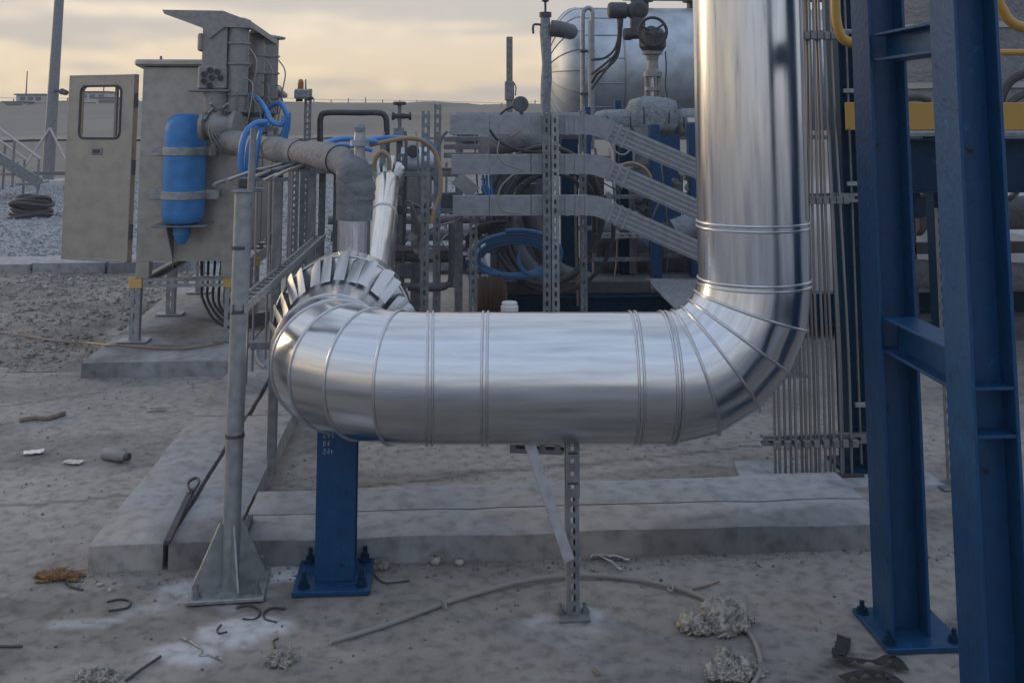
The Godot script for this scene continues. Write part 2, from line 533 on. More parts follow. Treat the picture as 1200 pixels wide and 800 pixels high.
func rough_c(x: float, z: float) -> Color:
	var k := 0.20 * (1.0 + 0.35 * nb.get_noise_2d(x * 12.0, z * 12.0) + 0.4 * nc.get_noise_2d(x * 70.0, z * 70.0))
	return Color(k * 1.05, k * 0.98, k * 0.88)

func slab_c(x: float, z: float) -> Color:
	var k := 0.315 * (1.0 + 0.13 * na.get_noise_2d(x * 6.0, z * 6.0) + 0.14 * nb.get_noise_2d(x * 18.0, z * 18.0) + 0.10 * nc.get_noise_2d(x * 80.0, z * 80.0))
	k *= 1.0 - 0.38 * smoothstep(0.22, 0.42, nb.get_noise_2d(x * 9.0 + 9.0, z * 9.0 - 30.0))
	k *= 1.0 - 0.35 * smoothstep(0.3, 0.45, nc.get_noise_2d(x * 14.0 + 9.0, z * 30.0 - 30.0))
	var dust := smoothstep(-0.1, 0.4, na.get_noise_2d(x * 4.0 - 20.0, z * 4.0))
	return Color(k * 0.95, k * 0.99, k * 1.04).lerp(Color(k * 1.05, k * 1.0, k * 0.92), dust)

# a cast plank with arrises slightly broken; its corners may be skewed
func plank(parent: Node3D, called: String, a: Vector3, b: Vector3, c: Vector3, d: Vector3, th: float, cell := 0.04) -> void:
	# a b c d: corners of the top, running round
	var s := Shape.new()
	var nu: int = max(2, int(a.distance_to(b) / cell)); var nv: int = max(2, int(a.distance_to(d) / cell))
	var rows := []
	for j in nv + 1:
		var row := PackedVector3Array()
		for i in nu + 1:
			var u := float(i) / nu; var w := float(j) / nv
			var p: Vector3 = a.lerp(b, u).lerp(d.lerp(c, u), w)
			var edge: bool = i == 0 or j == 0 or i == nu or j == nv
			p.y += 0.0025 * nb.get_noise_2d(p.x * 20.0, p.z * 20.0) - (0.006 + 0.012 * max(0.0, nc.get_noise_2d(p.x * 50.0, p.z * 50.0)) if edge else 0.0)
			if edge:
				p.x += 0.007 * nc.get_noise_2d(p.x * 60.0, p.z * 60.0); p.z += 0.007 * nc.get_noise_2d(p.z * 60.0, p.x * 60.0)
			row.append(p)
		rows.append(row)
	s.skin(rows, false)
	var rim := []
	for i in nu + 1: rim.append(rows[0][i])
	for j in range(1, nv + 1): rim.append(rows[j][nu])
	for i in range(nu - 1, -1, -1): rim.append(rows[nv][i])
	for j in range(nv - 1, 0, -1): rim.append(rows[j][0])
	for k in rim.size():
		var p: Vector3 = rim[k]; var q: Vector3 = rim[(k + 1) % rim.size()]
		var dd := Vector3(0, -th, 0)
		var nn := (q - p).cross(dd).normalized()
		var mid := (a + c) * 0.5
		if nn.dot(p - mid) < 0: nn = -nn
		s.quad(p, q, q + dd, p + dd, nn)
	for i in s.v.size(): s.c[i] = slab_c(s.v[i].x, s.v[i].z)
	build(called, s, M.slab, parent)

func paving() -> void:
	sheet_of_ground("yard_pavement", -4.6, 5.2, -11.2, -1.9, 0.028, yard_h, yard_c, M.yard)
	sheet_of_ground("dirt_terrain", -10.0, -2.16, -11.45, -7.12, 0.045, rough_h, rough_c, M.yard)
	# trench covers: two lines going back and two across
	var w := place("walkway_path")
	var cuts := [-4.0, -5.62, -7.3, -9.0, -10.8]
	for k in 4:
		var za: float = cuts[k]; var zb: float = cuts[k + 1] + 0.012
		var gap := 0.014 if k > 0 else 0.0
		# the first joint opens towards the front
		plank(w, "concrete_slab", Vector3(-1.205, 0.1, za), Vector3(-0.945 + gap * 0.6, 0.1, za), Vector3(-0.945, 0.1, zb), Vector3(-1.2, 0.1, zb), 0.13)
		plank(w, "concrete_slab", Vector3(-0.925 + gap, 0.1, za), Vector3(-0.705, 0.1, za), Vector3(-0.70, 0.1, zb), Vector3(-0.925, 0.1, zb), 0.13)
	var xs := [-0.692, 1.745]
	for k in 1:
		var xa: float = xs[k]; var xb: float = xs[k + 1] - 0.008
		plank(w, "concrete_slab", Vector3(xa, 0.1, -4.0), Vector3(xb, 0.1, -3.985), Vector3(xb, 0.1, -4.24), Vector3(xa, 0.1, -4.243), 0.13)
		plank(w, "concrete_slab", Vector3(xa, 0.1, -4.254), Vector3(xb, 0.1, -4.254), Vector3(xb, 0.1, -4.55), Vector3(xa, 0.1, -4.495), 0.13)
	var p := place("cabinet_plinth_slab")
	plank(p, "concrete_slab", Vector3(-2.16, 0.1, -6.86), Vector3(-1.215, 0.1, -6.86), Vector3(-1.215, 0.1, -10.6), Vector3(-2.30, 0.1, -10.6), 0.14, 0.06)
	var kr := place("paving_strip_path")
	var x := -10.4
	var k := 0
	while x < 2.6:
		var wd := 0.78 + 0.05 * sin(k * 2.3)
		var dy := 0.008 * sin(k * 1.7)
		if not (x > -2.9 and x < -1.0):
			plank(kr, "paving_slab", Vector3(x, 0.1 + dy, -11.46), Vector3(x + wd - 0.03, 0.1 + dy, -11.46), Vector3(x + wd - 0.03, 0.1 + dy, -12.12), Vector3(x, 0.1 + dy, -12.12), 0.16, 0.12)
		x += wd
		k += 1
	# the foot block under the tubing
	var b := place("foundation_slab")
	plank(b, "concrete_slab", Vector3(1.36, 0.018, -4.60), Vector3(2.25, 0.018, -4.60), Vector3(2.25, 0.018, -4.98), Vector3(1.42, 0.018, -4.98), 0.06)

func scatter(called: String, x0: float, x1: float, z0: float, z1: float, count: int, s0: float, s1: float, hgt: Callable, c0: Color, c1: Color) -> void:
	var mm := MultiMesh.new()
	mm.transform_format = MultiMesh.TRANSFORM_3D
	mm.use_colors = true
	var st := Shape.new()
	st.lathe(Vector3(0, -0.5, 0), Vector3.UP, [Vector2(0.25, 0.0), Vector2(0.5, 0.3), Vector2(0.46, 0.62), Vector2(0.2, 0.9)], 6, true)
	for i in st.v.size(): st.v[i] += Vector3(0.12 * sin(i * 3.1), 0.1 * sin(i * 5.3), 0.12 * cos(i * 2.2))
	var holder := build(called, st, M.pebble)
	mm.mesh = holder.mesh
	remove_child(holder); holder.queue_free()
	mm.instance_count = count
	for i in count:
		var xx := rng.randf_range(x0, x1); var zz := rng.randf_range(z0, z1)
		if called == "debris_crumbs" and i % 5 == 0:      # swept up against the slab fronts
			xx = rng.randf_range(-1.25, 2.0); zz = -3.975 + 0.11 * pow(rng.randf(), 2.0)
		var sz := s0 * pow(s1 / s0, pow(rng.randf(), 2.0))
		var bs := Basis.from_euler(Vector3(rng.randf_range(-0.5, 0.5), rng.randf() * TAU, rng.randf_range(-0.5, 0.5))).scaled(Vector3(sz, sz * rng.randf_range(0.5, 0.9), sz * rng.randf_range(0.7, 1.2)))
		mm.set_instance_transform(i, Transform3D(bs, Vector3(xx, hgt.call(xx, zz) + sz * 0.15, zz)))
		mm.set_instance_color(i, c0.lerp(c1, rng.randf()) * rng.randf_range(0.75, 1.15))
	var o := MultiMeshInstance3D.new()
	o.multimesh = mm
	o.name = called
	o.material_override = M.pebble
	add_child(o, true)
	o.set_meta("kind", "stuff")
	o.set_meta("label", {"gravel": "pale grey gravel spread beyond the row of paving slabs", "dirt_clods": "loose stones and clods on the rough dirt beside the cabinet slab", "debris_crumbs": "small stones and crumbs strewn over the dusty yard"}[called])
	o.set_meta("category", "gravel" if called != "debris_crumbs" else "debris")

func loose_stones() -> void:
	scatter("gravel", -17.0, 4.0, -28.5, -12.15, 42000, 0.025, 0.075, func(_x, _z): return -0.03, Color(0.28, 0.30, 0.33), Color(0.40, 0.415, 0.44))
	scatter("dirt_clods", -7.5, -2.18, -11.4, -7.15, 9000, 0.008, 0.055, rough_h, Color(0.22, 0.21, 0.19), Color(0.36, 0.345, 0.32))
	scatter("debris_crumbs", -2.8, 2.6, -7.0, -2.4, 5000, 0.0025, 0.014, yard_h, Color(0.11, 0.10, 0.09), Color(0.34, 0.32, 0.29))

# ---------------------------------------------------------------- clad pipe
# skin of a mitred jacket between two seam planes
func jacket(c0: Vector3, n0: Vector3, c1: Vector3, n1: Vector3, r0: float, r1: float, seed_: float, s := 72) -> Shape:
	var d := (c1 - c0).normalized()
	var x := Shape.side(d); var y := d.cross(x)
	var L := c0.distance_to(c1)
	var steps: int = max(4, int(L / 0.035))
	var rows := []
	for j in steps + 1:
		var w := float(j) / steps
		var row := PackedVector3Array()
		for k in s:
			var a := TAU * k / s
			var q := x * cos(a) + y * sin(a)
			var qa := q * r0; var qb := q * r1
			var pa := c0 + qa + d * (-(qa.dot(n0)) / d.dot(n0))
			var pb := c1 + qb + d * (-(qb.dot(n1)) / d.dot(n1))
			var p := pa.lerp(pb, w)
			# hand-rolled sheet is never quite round
			var tt := w * L
			var wob := 0.0013 * na.get_noise_3d(cos(a) * 13.0 + seed_ * 5.0, sin(a) * 13.0, tt * 4.0 + seed_) + 0.0005 * nb.get_noise_3d(cos(a) * 110.0, sin(a) * 110.0 + seed_, tt * 12.0)
			row.append(p + q * wob * sin(PI * w) * 1.3)
		rows.append(row)
	return Shape.new().skin(rows, true, false, false, 1.0, L)

# swaged bead round the pipe in a seam plane
func bead(sh: Shape, c: Vector3, n: Vector3, d: Vector3, r: float, t := 0.0055, shift := 0.0) -> void:
	var x := Shape.side(d); var y := d.cross(x)
	var path := []
	for k in 64:
		var a := TAU * k / 64
		var q := (x * cos(a) + y * sin(a)) * (r + t * 0.25)
		path.append(c + d * shift + q + d * (-(q.dot(n)) / d.dot(n)))
	sh.tube(path, t, 8, true)

func seam(parent: Node3D, c: Vector3, n: Vector3, d: Vector3, r: float, double := true) -> void:
	var sh := Shape.new()
	if double:
		bead(sh, c, n, d, r, 0.0046, -0.0085); bead(sh, c, n, d, r, 0.0046, 0.0085)
	else:
		bead(sh, c, n, d, r, 0.005)
	build("seam_bead", sh, M.bead, parent)

func elbow(parent: Node3D, centre: Vector3, from_r: Vector3, to_r: Vector3, rb: float, gores: int, r0: float, r1: float, turn := PI / 2) -> void:
	# from_r, to_r: unit vectors from the bend's centre to the start and end of the axis
	for g in gores:
		var a0 := turn * g / gores; var a1 := turn * (g + 1) / gores
		var p0 := centre + (from_r * cos(a0) + to_r * sin(a0)) * rb
		var p1 := centre + (from_r * cos(a1) + to_r * sin(a1)) * rb
		var t0 := -from_r * sin(a0) + to_r * cos(a0); var t1 := -from_r * sin(a1) + to_r * cos(a1)
		var ra: float = lerp(r0, r1, float(g) / gores); var rc: float = lerp(r0, r1, float(g + 1) / gores)
		build("elbow_segment", jacket(p0, t0, p1, t1, ra, rc, g * 3.7), M.clad, parent)
		if g > 0: seam(parent, p0, t0, (p1 - p0).normalized(), ra, false)

func fin_ring(parent: Node3D, o: Vector3, d: Vector3, count: int, r0: float, r1: float, len_: float, twist: float, skip: Array = [], loose: Array = []) -> void:
	d = d.normalized(); var x := Shape.side(d); var y := d.cross(x)
	for k in count:
		if k in skip: continue
		var a := TAU * (k + 0.15 * sin(k * 2.7)) / count
		var half := TAU / count * 0.5
		var flare := r1 + 0.008 * sin(k * 1.9) + (0.03 + 0.01 * sin(k * 3.0) if k in loose else 0.005 * (k % 2))
		var rows := []
		for j in 5:
			var w := j / 4.0
			var row := PackedVector3Array()
			for i in 5:
				var u := i / 4.0 * 2.0 - 1.0
				var rr: float = lerp(r0 + 0.003 * (k % 2), flare, w) + twist * w * u + 0.004 * w * (1.0 - u * u)
				var aa: float = a + u * half * (0.84 - 0.10 * w)
				row.append(o + d * (len_ * w * (0.7 if k in loose else 1.0)) + (x * cos(aa) + y * sin(aa)) * rr)
			rows.append(row)
		build("collar_fin", Shape.new().sheet(rows, 0.0012), M.clad_dull, parent)

func clad_pipe() -> void:
	var t := thing("insulated_pipe", "large silver metal clad pipe bending from the finned collar along to its tall riser", "pipe", Vector3(1.085, 0.0, -3.55))
	var hy := 0.742
	var A := Vector3(0.0, hy, -3.61); var B := Vector3(0.788, hy, -3.555)
	var dr := (B - A).normalized()
	var r := 0.209
	# elbow at the collar end
	var C := Vector3(0.0, hy, -3.975)
	elbow(t, C, Vector3(-1, 0, 0), Vector3(0, 0, 1), 0.365, 5, 0.213, r)
	seam(t, A, Vector3(1, 0, 0), dr, r)
	# straight run of three lengths
	var m1 := A.lerp(B, 0.235); var m2 := A.lerp(B, 0.865)
	build("straight_jacket", jacket(A, Vector3(1, 0, 0), m1, dr, r, r, 11.0), M.clad, t)
	seam(t, m1, dr, dr, r)
	build("straight_jacket", jacket(m1, dr, m2, dr, r, r, 12.0), M.clad, t)
	seam(t, m2, dr, dr, r)
	build("straight_jacket", jacket(m2, dr, B, Vector3(1, 0, 0), r, r * 0.995, 13.0), M.clad, t)
	seam(t, B, Vector3(1, 0, 0), dr, r)
	# riser elbow
	var rb := 0.31; var rr := 0.188
	elbow(t, B + Vector3(0, rb, 0), Vector3(0, -1, 0), Vector3(1, 0, 0), rb, 5, r * 0.995, rr)
	var e := B + Vector3(rb, rb, 0)
	seam(t, e, Vector3.UP, Vector3.UP, rr)
	var e2 := e + Vector3(0, 0.19, 0); var e3 := e + Vector3(0, 1.35, 0); var e4 := e + Vector3(0, 2.6, 0)
	build("straight_jacket", jacket(e, Vector3.UP, e2, Vector3.UP, rr, rr, 21.0), M.clad, t)
	seam(t, e2, Vector3.UP, Vector3.UP, rr)
	build("straight_jacket", jacket(e2, Vector3.UP, e3, Vector3.UP, rr, rr, 22.0), M.clad, t)
	seam(t, e3, Vector3.UP, Vector3.UP, rr)
	build("straight_jacket", jacket(e3, Vector3.UP, e4, Vector3.UP, rr, rr, 23.0), M.clad, t)
	# lap joint down the riser
	var lap := Shape.new()
	lap.cube(e2 + Vector3(rr * 0.80 - 0.004, 0.02, rr * 0.60 - 0.003), e2 + Vector3(rr * 0.80 + 0.006, 2.3, rr * 0.60 + 0.004), 0.002)
	build("lap_seam", lap, M.bead, t)
	# leg going back to the collar
	var p0 := Vector3(-0.365, hy, -3.975); var p1 := Vector3(-0.365, hy, -4.49)
	build("straight_jacket", jacket(p1, Vector3(0, 0, 1), p0, Vector3(0, 0, 1), 0.214, 0.213, 31.0), M.clad, t)
	seam(t, p0, Vector3(0, 0, 1), Vector3(0, 0, 1), 0.213, false)
	fin_ring(t, Vector3(-0.365, hy, -4.26), Vector3(0, 0, -1), 28, 0.222, 0.286, 0.240, 0.010)
	# the wider jacket of the branch behind it
	var cr := 0.284
	var q0 := Vector3(-0.365, hy, -4.50); var q1 := Vector3(-0.365, hy, -4.68)
	build("collar_jacket", jacket(q1, Vector3(0, 0, 1), q0, Vector3(0, 0, 1), cr, cr, 33.0), M.clad, t)
	seam(t, q0, Vector3(0, 0, 1), Vector3(0, 0, 1), cr, false)
	build("collar_cover", Shape.new().lathe(q1, Vector3(0, 0, -1), [Vector2(cr, 0.0), Vector2(cr * 0.82, 0.10), Vector2(0.14, 0.26), Vector2(0.09, 0.34)], 48), M.clad, t)
	build("collar_cover", Shape.new().lathe(q0 + Vector3(0, 0, 0.004), Vector3(0, 0, -1), [Vector2(0.2, 0.0), Vector2(cr - 0.004, 0.012)], 48), M.clad, t)

func branch_pipes() -> void:
	# silver line running back from the collar
	var a := Vector3(-0.255, 0.86, -4.98); var b := Vector3(-0.30, 1.17, -7.15)
	var t := thing("clad_branch_pipe", "slim bright silver pipe running back and up from behind the finned collar", "pipe", Vector3(a.x, 0.0, a.z))
	var d := (b - a).normalized()
	var m := a.lerp(b, 0.55)
	build("straight_jacket", jacket(a, d, m, d, 0.082, 0.082, 41.0, 40), M.clad, t)
	build("straight_jacket", jacket(m, d, b, d, 0.082, 0.082, 42.0, 40), M.clad, t)
	seam(t, m, d, d, 0.082)
	fin_ring(t, b - d * 0.02, d, 14, 0.084, 0.125, 0.28, 0.008)
	build("bare_pipe", Shape.new().rod(b, b + d * 0.5, 0.05, 0.05, 16), M.pipe_dark, t)
	build("saddle", Shape.new().bar(Vector3(m.x, 0.0, m.z), m - Vector3(0, 0.08, 0), 0.06, 0.06), M.galv_dark, t)
	# grey riser standing on the collar jacket
	var o := Vector3(-0.343, 0.94, -4.74)
	var r := thing("valve_riser", "upright grey sleeved riser standing on top of the finned collar", "pipe", o)
	build("metal_jacket", Shape.new().rod(o, o + Vector3(0, 0.23, 0), 0.072, 0.072, 32), M.clad, r)
	var sl := Shape.new()
	sl.tube(Shape.curve([o + Vector3(0, 0.215, 0), o + Vector3(0.002, 0.3, 0), o + Vector3(-0.002, 0.38, 0), o + Vector3(0, 0.44, 0)], 5), 0.081, 28)
	build("fabric_sleeve", sl, M.wrap, r)
	var gg := Shape.new()
	gg.rod(o + Vector3(0.02, 0.42, 0), o + Vector3(0.02, 0.54, 0), 0.03, 0.024, 14)
	gg.rod(o + Vector3(0.02, 0.54, 0), o + Vector3(0.02, 0.565, 0), 0.043, 0.043, 14)
	gg.rod(o + Vector3(0.02, 0.565, 0), o + Vector3(0.02, 0.62, 0), 0.028, 0.02, 14)
	build("instrument_head", gg, M.galv, r)
	build("cap", Shape.new().lathe(o + Vector3(0.02, 0.60, 0), Vector3.UP, [Vector2(0.024, 0), Vector2(0.026, 0.02), Vector2(0.020, 0.035), Vector2(0.008, 0.04)], 14), M.blanket, r)
	# wrapped pipe from the cabinet valves across to the riser
	var w := thing("wrapped_pipe", "fat pipe wrapped in grey fabric between the cabinet valves and the riser", "pipe", Vector3(-0.9, 1.3, -5.8))
	var path := Shape.curve([Vector3(-1.341, 1.474, -6.900), Vector3(-1.052, 1.437, -6.400), Vector3(-0.733, 1.423, -5.700), Vector3(-0.489, 1.419, -5.050), Vector3(-0.367, 1.390, -4.780), Vector3(-0.333, 1.324, -4.740), Vector3(-0.331, 1.238, -4.740)], 7)
	var rad := []
	for i in path.size(): rad.append(0.066 + 0.004 * sin(i * 1.9) + 0.003 * sin(i * 0.7) + 0.012 * smoothstep(0.6, 0.9, float(i) / path.size()))
	build("fabric_wrap", Shape.new().tube(path, rad, 24), M.wrap, w)
	for f in [0.16, 0.36, 0.58, 0.78]:
		var i := int(f * path.size())
		var dd: Vector3 = (path[i + 1] - path[i]).normalized()
		var st := Shape.new()
		bead(st, path[i], dd, dd, rad[i] + 0.001, 0.003)
		build("tie_wire", st, M.dark, w)

# ---------------------------------------------------------------- perforated channel
func strut(sh: Shape, a: Vector3, b: Vector3, face_: Vector3, w := 0.041, dep := 0.041, pitch := 0.05, slot := 0.028) -> Shape:
	var d := (b - a).normalized()
	var f := (face_ - d * face_.dot(d)).normalized()
	var x := d.cross(f)
	var L := a.distance_to(b)
	var th := 0.003
	var bs := Basis(x, d, f)
	var c := (a + b) * 0.5
	var sw := (w - 0.014) * 0.5
	for s in [-1.0, 1.0]:
		sh.box(Transform3D(bs, c + x * (s * (w - sw) * 0.5)), Vector3(sw, L, th))
		sh.box(Transform3D(bs, c + x * (s * (w - th) * 0.5) - f * (dep * 0.5 + th * 0.5)), Vector3(th, L, dep))
		sh.box(Transform3D(bs, c + x * (s * (w * 0.5 - 0.008)) - f * (dep + th)), Vector3(0.010, L, th))
	var k := 0
	var y := 0.0
	while y < L:
		var hh: float = min(pitch - slot, L - y)
		sh.box(Transform3D(bs, a + d * (y + hh * 0.5)), Vector3(0.0142, hh, th * 0.9))
		y += pitch
		k += 1
	return sh

func bolt(parent: Node3D, o: Vector3, h := 0.045, r := 0.009, m: Material = null) -> void:
	var s := Shape.new()
	s.rod(o, o + Vector3(0, h, 0), r * 0.75, r * 0.75, 8)
	s.rod(o, o + Vector3(0, 0.004, 0), r * 2.0, r * 2.0, 14)
	s.rod(o + Vector3(0, 0.004, 0), o + Vector3(0, h * 0.45, 0), r * 1.5, r * 1.5, 6)
	build("anchor_bolt", s, M.galv_dark if m == null else m, parent)

func near_supports() -> void:
	# galvanised post with four gussets
	var b := Vector3(-0.68, 0.0, -3.835)
	var p := thing("galvanised_post", "tall galvanised round post on a gusseted base plate carrying the tube rack", "post", b)
	var turn := Basis(Vector3.UP, 0.06)
	build("base_plate", Shape.new().box(Transform3D(turn, b + Vector3(0, 0.012, 0)), Vector3(0.255, 0.012, 0.255), 0.002), M.galv, p)
	build("pole", Shape.new().rod(b + Vector3(0, 0.018, 0), b + Vector3(0.01, 1.34, 0), 0.031, 0.031, 28), M.galv, p)
	for k in 4:
		var q := turn.rotated(Vector3.UP, k * PI / 2 + 0.35)
		build("gusset", Shape.new().plate(Transform3D(q, b + Vector3(0, 0.018, 0)), PackedVector2Array([Vector2(0.03, 0), Vector2(0.125, 0), Vector2(0.125, 0.016), Vector2(0.04, 0.2), Vector2(0.03, 0.2)]), 0.006), M.galv, p)
	for s in [[-0.095, 0.095], [0.1, 0.09], [-0.1, -0.1], [0.1, -0.095]]:
		bolt(p, b + turn * Vector3(s[0], 0.018, s[1]))
	var cl := Shape.new()
	for h in [0.92, 1.14, 0.50]:
		cl.rod(b + Vector3(0.004, h, 0), b + Vector3(0.004, h + 0.012, 0), 0.0335, 0.0335, 28)
	build("clamp_band", cl, M.dark, p)
	build("head_tube", Shape.new().rod(b + Vector3(0.035, 1.30, 0.0), Vector3(-0.645, 1.566, -3.860), 0.014, 0.012, 12), M.galv_dark, p)
	build("head_plate", Shape.new().cube(b + Vector3(-0.03, 1.338, -0.035), b + Vector3(0.045, 1.346, 0.035), 0.002), M.galv_dark, p)

	# blue pipe support
	var c := Vector3(-0.322, 0.0, -3.872)
	var s := thing("blue_pipe_support", "short dark blue steel support under the pipe elbow with chalk writing", "pipe support", c)
	build("base_plate", Shape.new().cube(c + Vector3(-0.135, 0.006, -0.135), c + Vector3(0.127, 0.022, 0.135), 0.002), M.blue, s)
	var prof := PackedVector2Array([Vector2(-0.068, -0.065), Vector2(-0.060, -0.065), Vector2(-0.060, -0.004), Vector2(0.060, -0.004), Vector2(0.060, -0.065), Vector2(0.068, -0.065), Vector2(0.068, 0.065), Vector2(0.060, 0.065)])
	var col := Shape.new()
	col.cube(c + Vector3(-0.068, 0.022, -0.06), c + Vector3(0.068, 0.55, -0.052), 0.0015)
	col.cube(c + Vector3(-0.068, 0.022, 0.052), c + Vector3(0.068, 0.55, 0.06), 0.0015)
	col.cube(c + Vector3(-0.004, 0.022, -0.052), c + Vector3(0.004, 0.55, 0.052))
	build("column", col, M.blue, s)
	build("saddle", Shape.new().cube(c + Vector3(-0.085, 0.55, -0.075), c + Vector3(0.085, 0.56, 0.06), 0.002), M.blue, s)
	for q in [[-0.1, 0.095], [0.095, 0.095], [-0.1, -0.1], [0.095, -0.1]]:
		bolt(s, c + Vector3(q[0], 0.022, q[1]), 0.05, 0.011, M.blue_dark)
	# hand-written marks: L05-42 / B6 / 26r
	var strokes := {
		"L": [[[0, 1], [0.05, 0], [0.6, 0.05]]], "0": [[[0.3, 1], [0, 0.5], [0.3, 0], [0.6, 0.5], [0.3, 1]]], "5": [[[0.6, 1], [0.1, 1], [0.05, 0.55], [0.5, 0.55], [0.55, 0.1], [0, 0]]],
		"-": [[[0.05, 0.5], [0.5, 0.5]]], "4": [[[0.3, 1], [0, 0.35], [0.65, 0.4]], [[0.45, 0.75], [0.4, 0]]], "2": [[[0, 0.8], [0.3, 1], [0.55, 0.75], [0, 0.02], [0.65, 0.05]]],
		"B": [[[0, 0], [0.05, 1], [0.5, 0.8], [0.1, 0.52], [0.55, 0.25], [0, 0]]], "6": [[[0.5, 1], [0.05, 0.4], [0.3, 0], [0.55, 0.25], [0.1, 0.42]]], "r": [[[0.05, 0.65], [0.08, 0]], [[0.08, 0.4], [0.3, 0.65], [0.5, 0.6]]]}
	var wr := Shape.new()
	var lines := [["L05-42", 0.497, 0.0165], ["B6", 0.470, 0.0165], ["26r", 0.443, 0.0165]]
	for ln in lines:
		var x := -0.046
		for ch in ln[0]:
			for st in strokes[ch]:
				var pts := []
				for q in st: pts.append(c + Vector3(x + q[0] * 0.0125 + q[1] * 0.002, ln[1] + q[1] * ln[2], 0.0605))
				wr.tube(pts, 0.0009, 5)
			x += 0.0135
	build("chalk_writing", wr, M.chalk, s)

	# slotted post beside it, with an arm and a flat brace
	var d := Vector3(0.468, 0.0, -3.530)
	var t := thing("slotted_post", "slotted steel channel post with a bright flat brace under the straight pipe", "post", d)
	var a := Shape.new()
	strut(a, d + Vector3(0, 0.006, 0.0), d + Vector3(0, 0.375, 0.0), Vector3(0, 0, 1), 0.041, 0.05, 0.034, 0.019)
	build("channel", a, M.galv_dark, t)
	var up := Shape.new()
	strut(up, d + Vector3(0, 0.375, 0.003), d + Vector3(0, 0.545, 0.003), Vector3(0, 0, 1), 0.046, 0.03, 0.04, 0.014)
	build("channel", up, M.galv_dark, t)
	for h in [0.51, 0.415]:
		build("splice_bolt", Shape.new().cube(d + Vector3(-0.016, h, 0.003), d + Vector3(0.016, h + 0.006, 0.007)), M.rubber, t)
	build("base_plate", Shape.new().cube(d + Vector3(-0.05, 0.003, -0.08), d + Vector3(0.05, 0.012, 0.035), 0.001), M.galv_dark, t)
	for x in [-0.04, 0.04]: bolt(t, d + Vector3(x, 0.012, -0.02), 0.03, 0.008)
	var arm := Shape.new()
	strut(arm, d + Vector3(-0.20, 0.515, -0.08), d + Vector3(-0.025, 0.515, -0.045), Vector3(0, 0, 1), 0.044, 0.04, 0.05, 0.03)
	build("arm", arm, M.galv_dark, t)
	build("brace", Shape.new().bar(Vector3(0.452, 0.188, -3.505), Vector3(0.323, 0.556, -3.535), 0.036, 0.005, Vector3(0.25, 0.2, 1.0)), M.zinc, t)

func h_beam(sh: Shape, a: Vector3, b: Vector3, w: float, h: float, up: Vector3, tf := 0.009, tw := 0.007) -> Shape:
	var z := (b - a).normalized()
	var u := (up - z * up.dot(z)).normalized()
	sh.bar(a + u * (h - tf) * 0.5, b + u * (h - tf) * 0.5, w, tf, u, 0.0015)
	sh.bar(a - u * (h - tf) * 0.5, b - u * (h - tf) * 0.5, w, tf, u, 0.0015)
	sh.bar(a, b, tw, h - 2.0 * tf - 0.0006, u)
	return sh

func blue_frame() -> void:
	var t := thing("blue_steel_frame", "dark blue painted steel frame of two H columns joined by cross beams", "steel frame", Vector3(1.47, 0.0, -3.0))
	var zs := [-3.36, -2.76]
	for k in 2:
		var o := Vector3(1.482 if k == 0 else 1.462, 0.0, zs[k])
		var col := build("column", h_beam(Shape.new(), o + Vector3(0, 0.02, 0), o + Vector3(0, 3.4, 0), 0.14, 0.125, Vector3(1, 0, 0), 0.01, 0.008), M.blue, t)
		for h in ([0.90, 0.78, 1.985] if k == 1 else [0.86]):
			build("stiffener", Shape.new().cube(o + Vector3(-0.052, h, 0.005), o + Vector3(0.052, h + 0.008, 0.068), 0.001), M.blue, col)
		build("base_plate", Shape.new().box(Transform3D(Basis(Vector3.UP, 0.0), o + Vector3(0.02, 0.012, 0.0)), Vector3(0.25, 0.016, 0.27), 0.002), M.blue, t)
		for q in [[-0.085, 0.1], [0.12, 0.1], [-0.085, -0.1], [0.12, -0.1]]:
			bolt(t, o + Vector3(q[0], 0.02, q[1]), 0.035, 0.011, M.blue_dark)
	build("cross_beam", h_beam(Shape.new(), Vector3(1.480, 0.922, -3.288), Vector3(1.464, 0.922, -2.832), 0.10, 0.11, Vector3.UP), M.blue, t)
	build("cross_beam", h_beam(Shape.new(), Vector3(1.480, 1.83, -3.288), Vector3(1.464, 1.83, -2.832), 0.10, 0.09, Vector3.UP), M.blue, t)
	# column behind carrying the tube rack
	var c := Vector3(1.985, 0.0, -4.86)
	var p := thing("rear_blue_column", "navy steel column standing behind the bundle of thin upright tubes", "column", c)
	build("column", h_beam(Shape.new(), c + Vector3(0, 0.02, 0), c + Vector3(0, 3.3, 0), 0.17, 0.15, Vector3(1, 0, 0)), M.blue_dark, p)
	build("base_plate", Shape.new().cube(c + Vector3(-0.13, 0.019, -0.1), c + Vector3(0.13, 0.034, 0.12), 0.002), M.blue_dark, p)
	build("cable", Shape.new().rod(c + Vector3(-0.035, 0.05, 0.082), c + Vector3(-0.035, 3.2, 0.082), 0.006, 0.006, 8), M.galv_dark, p)
	for h in [0.3, 1.29, 1.72, 2.0]:
		build("bracket", Shape.new().cube(c + Vector3(-0.06, h, 0.078), c + Vector3(0.06, h + 0.02, 0.10), 0.002), M.galv, p)

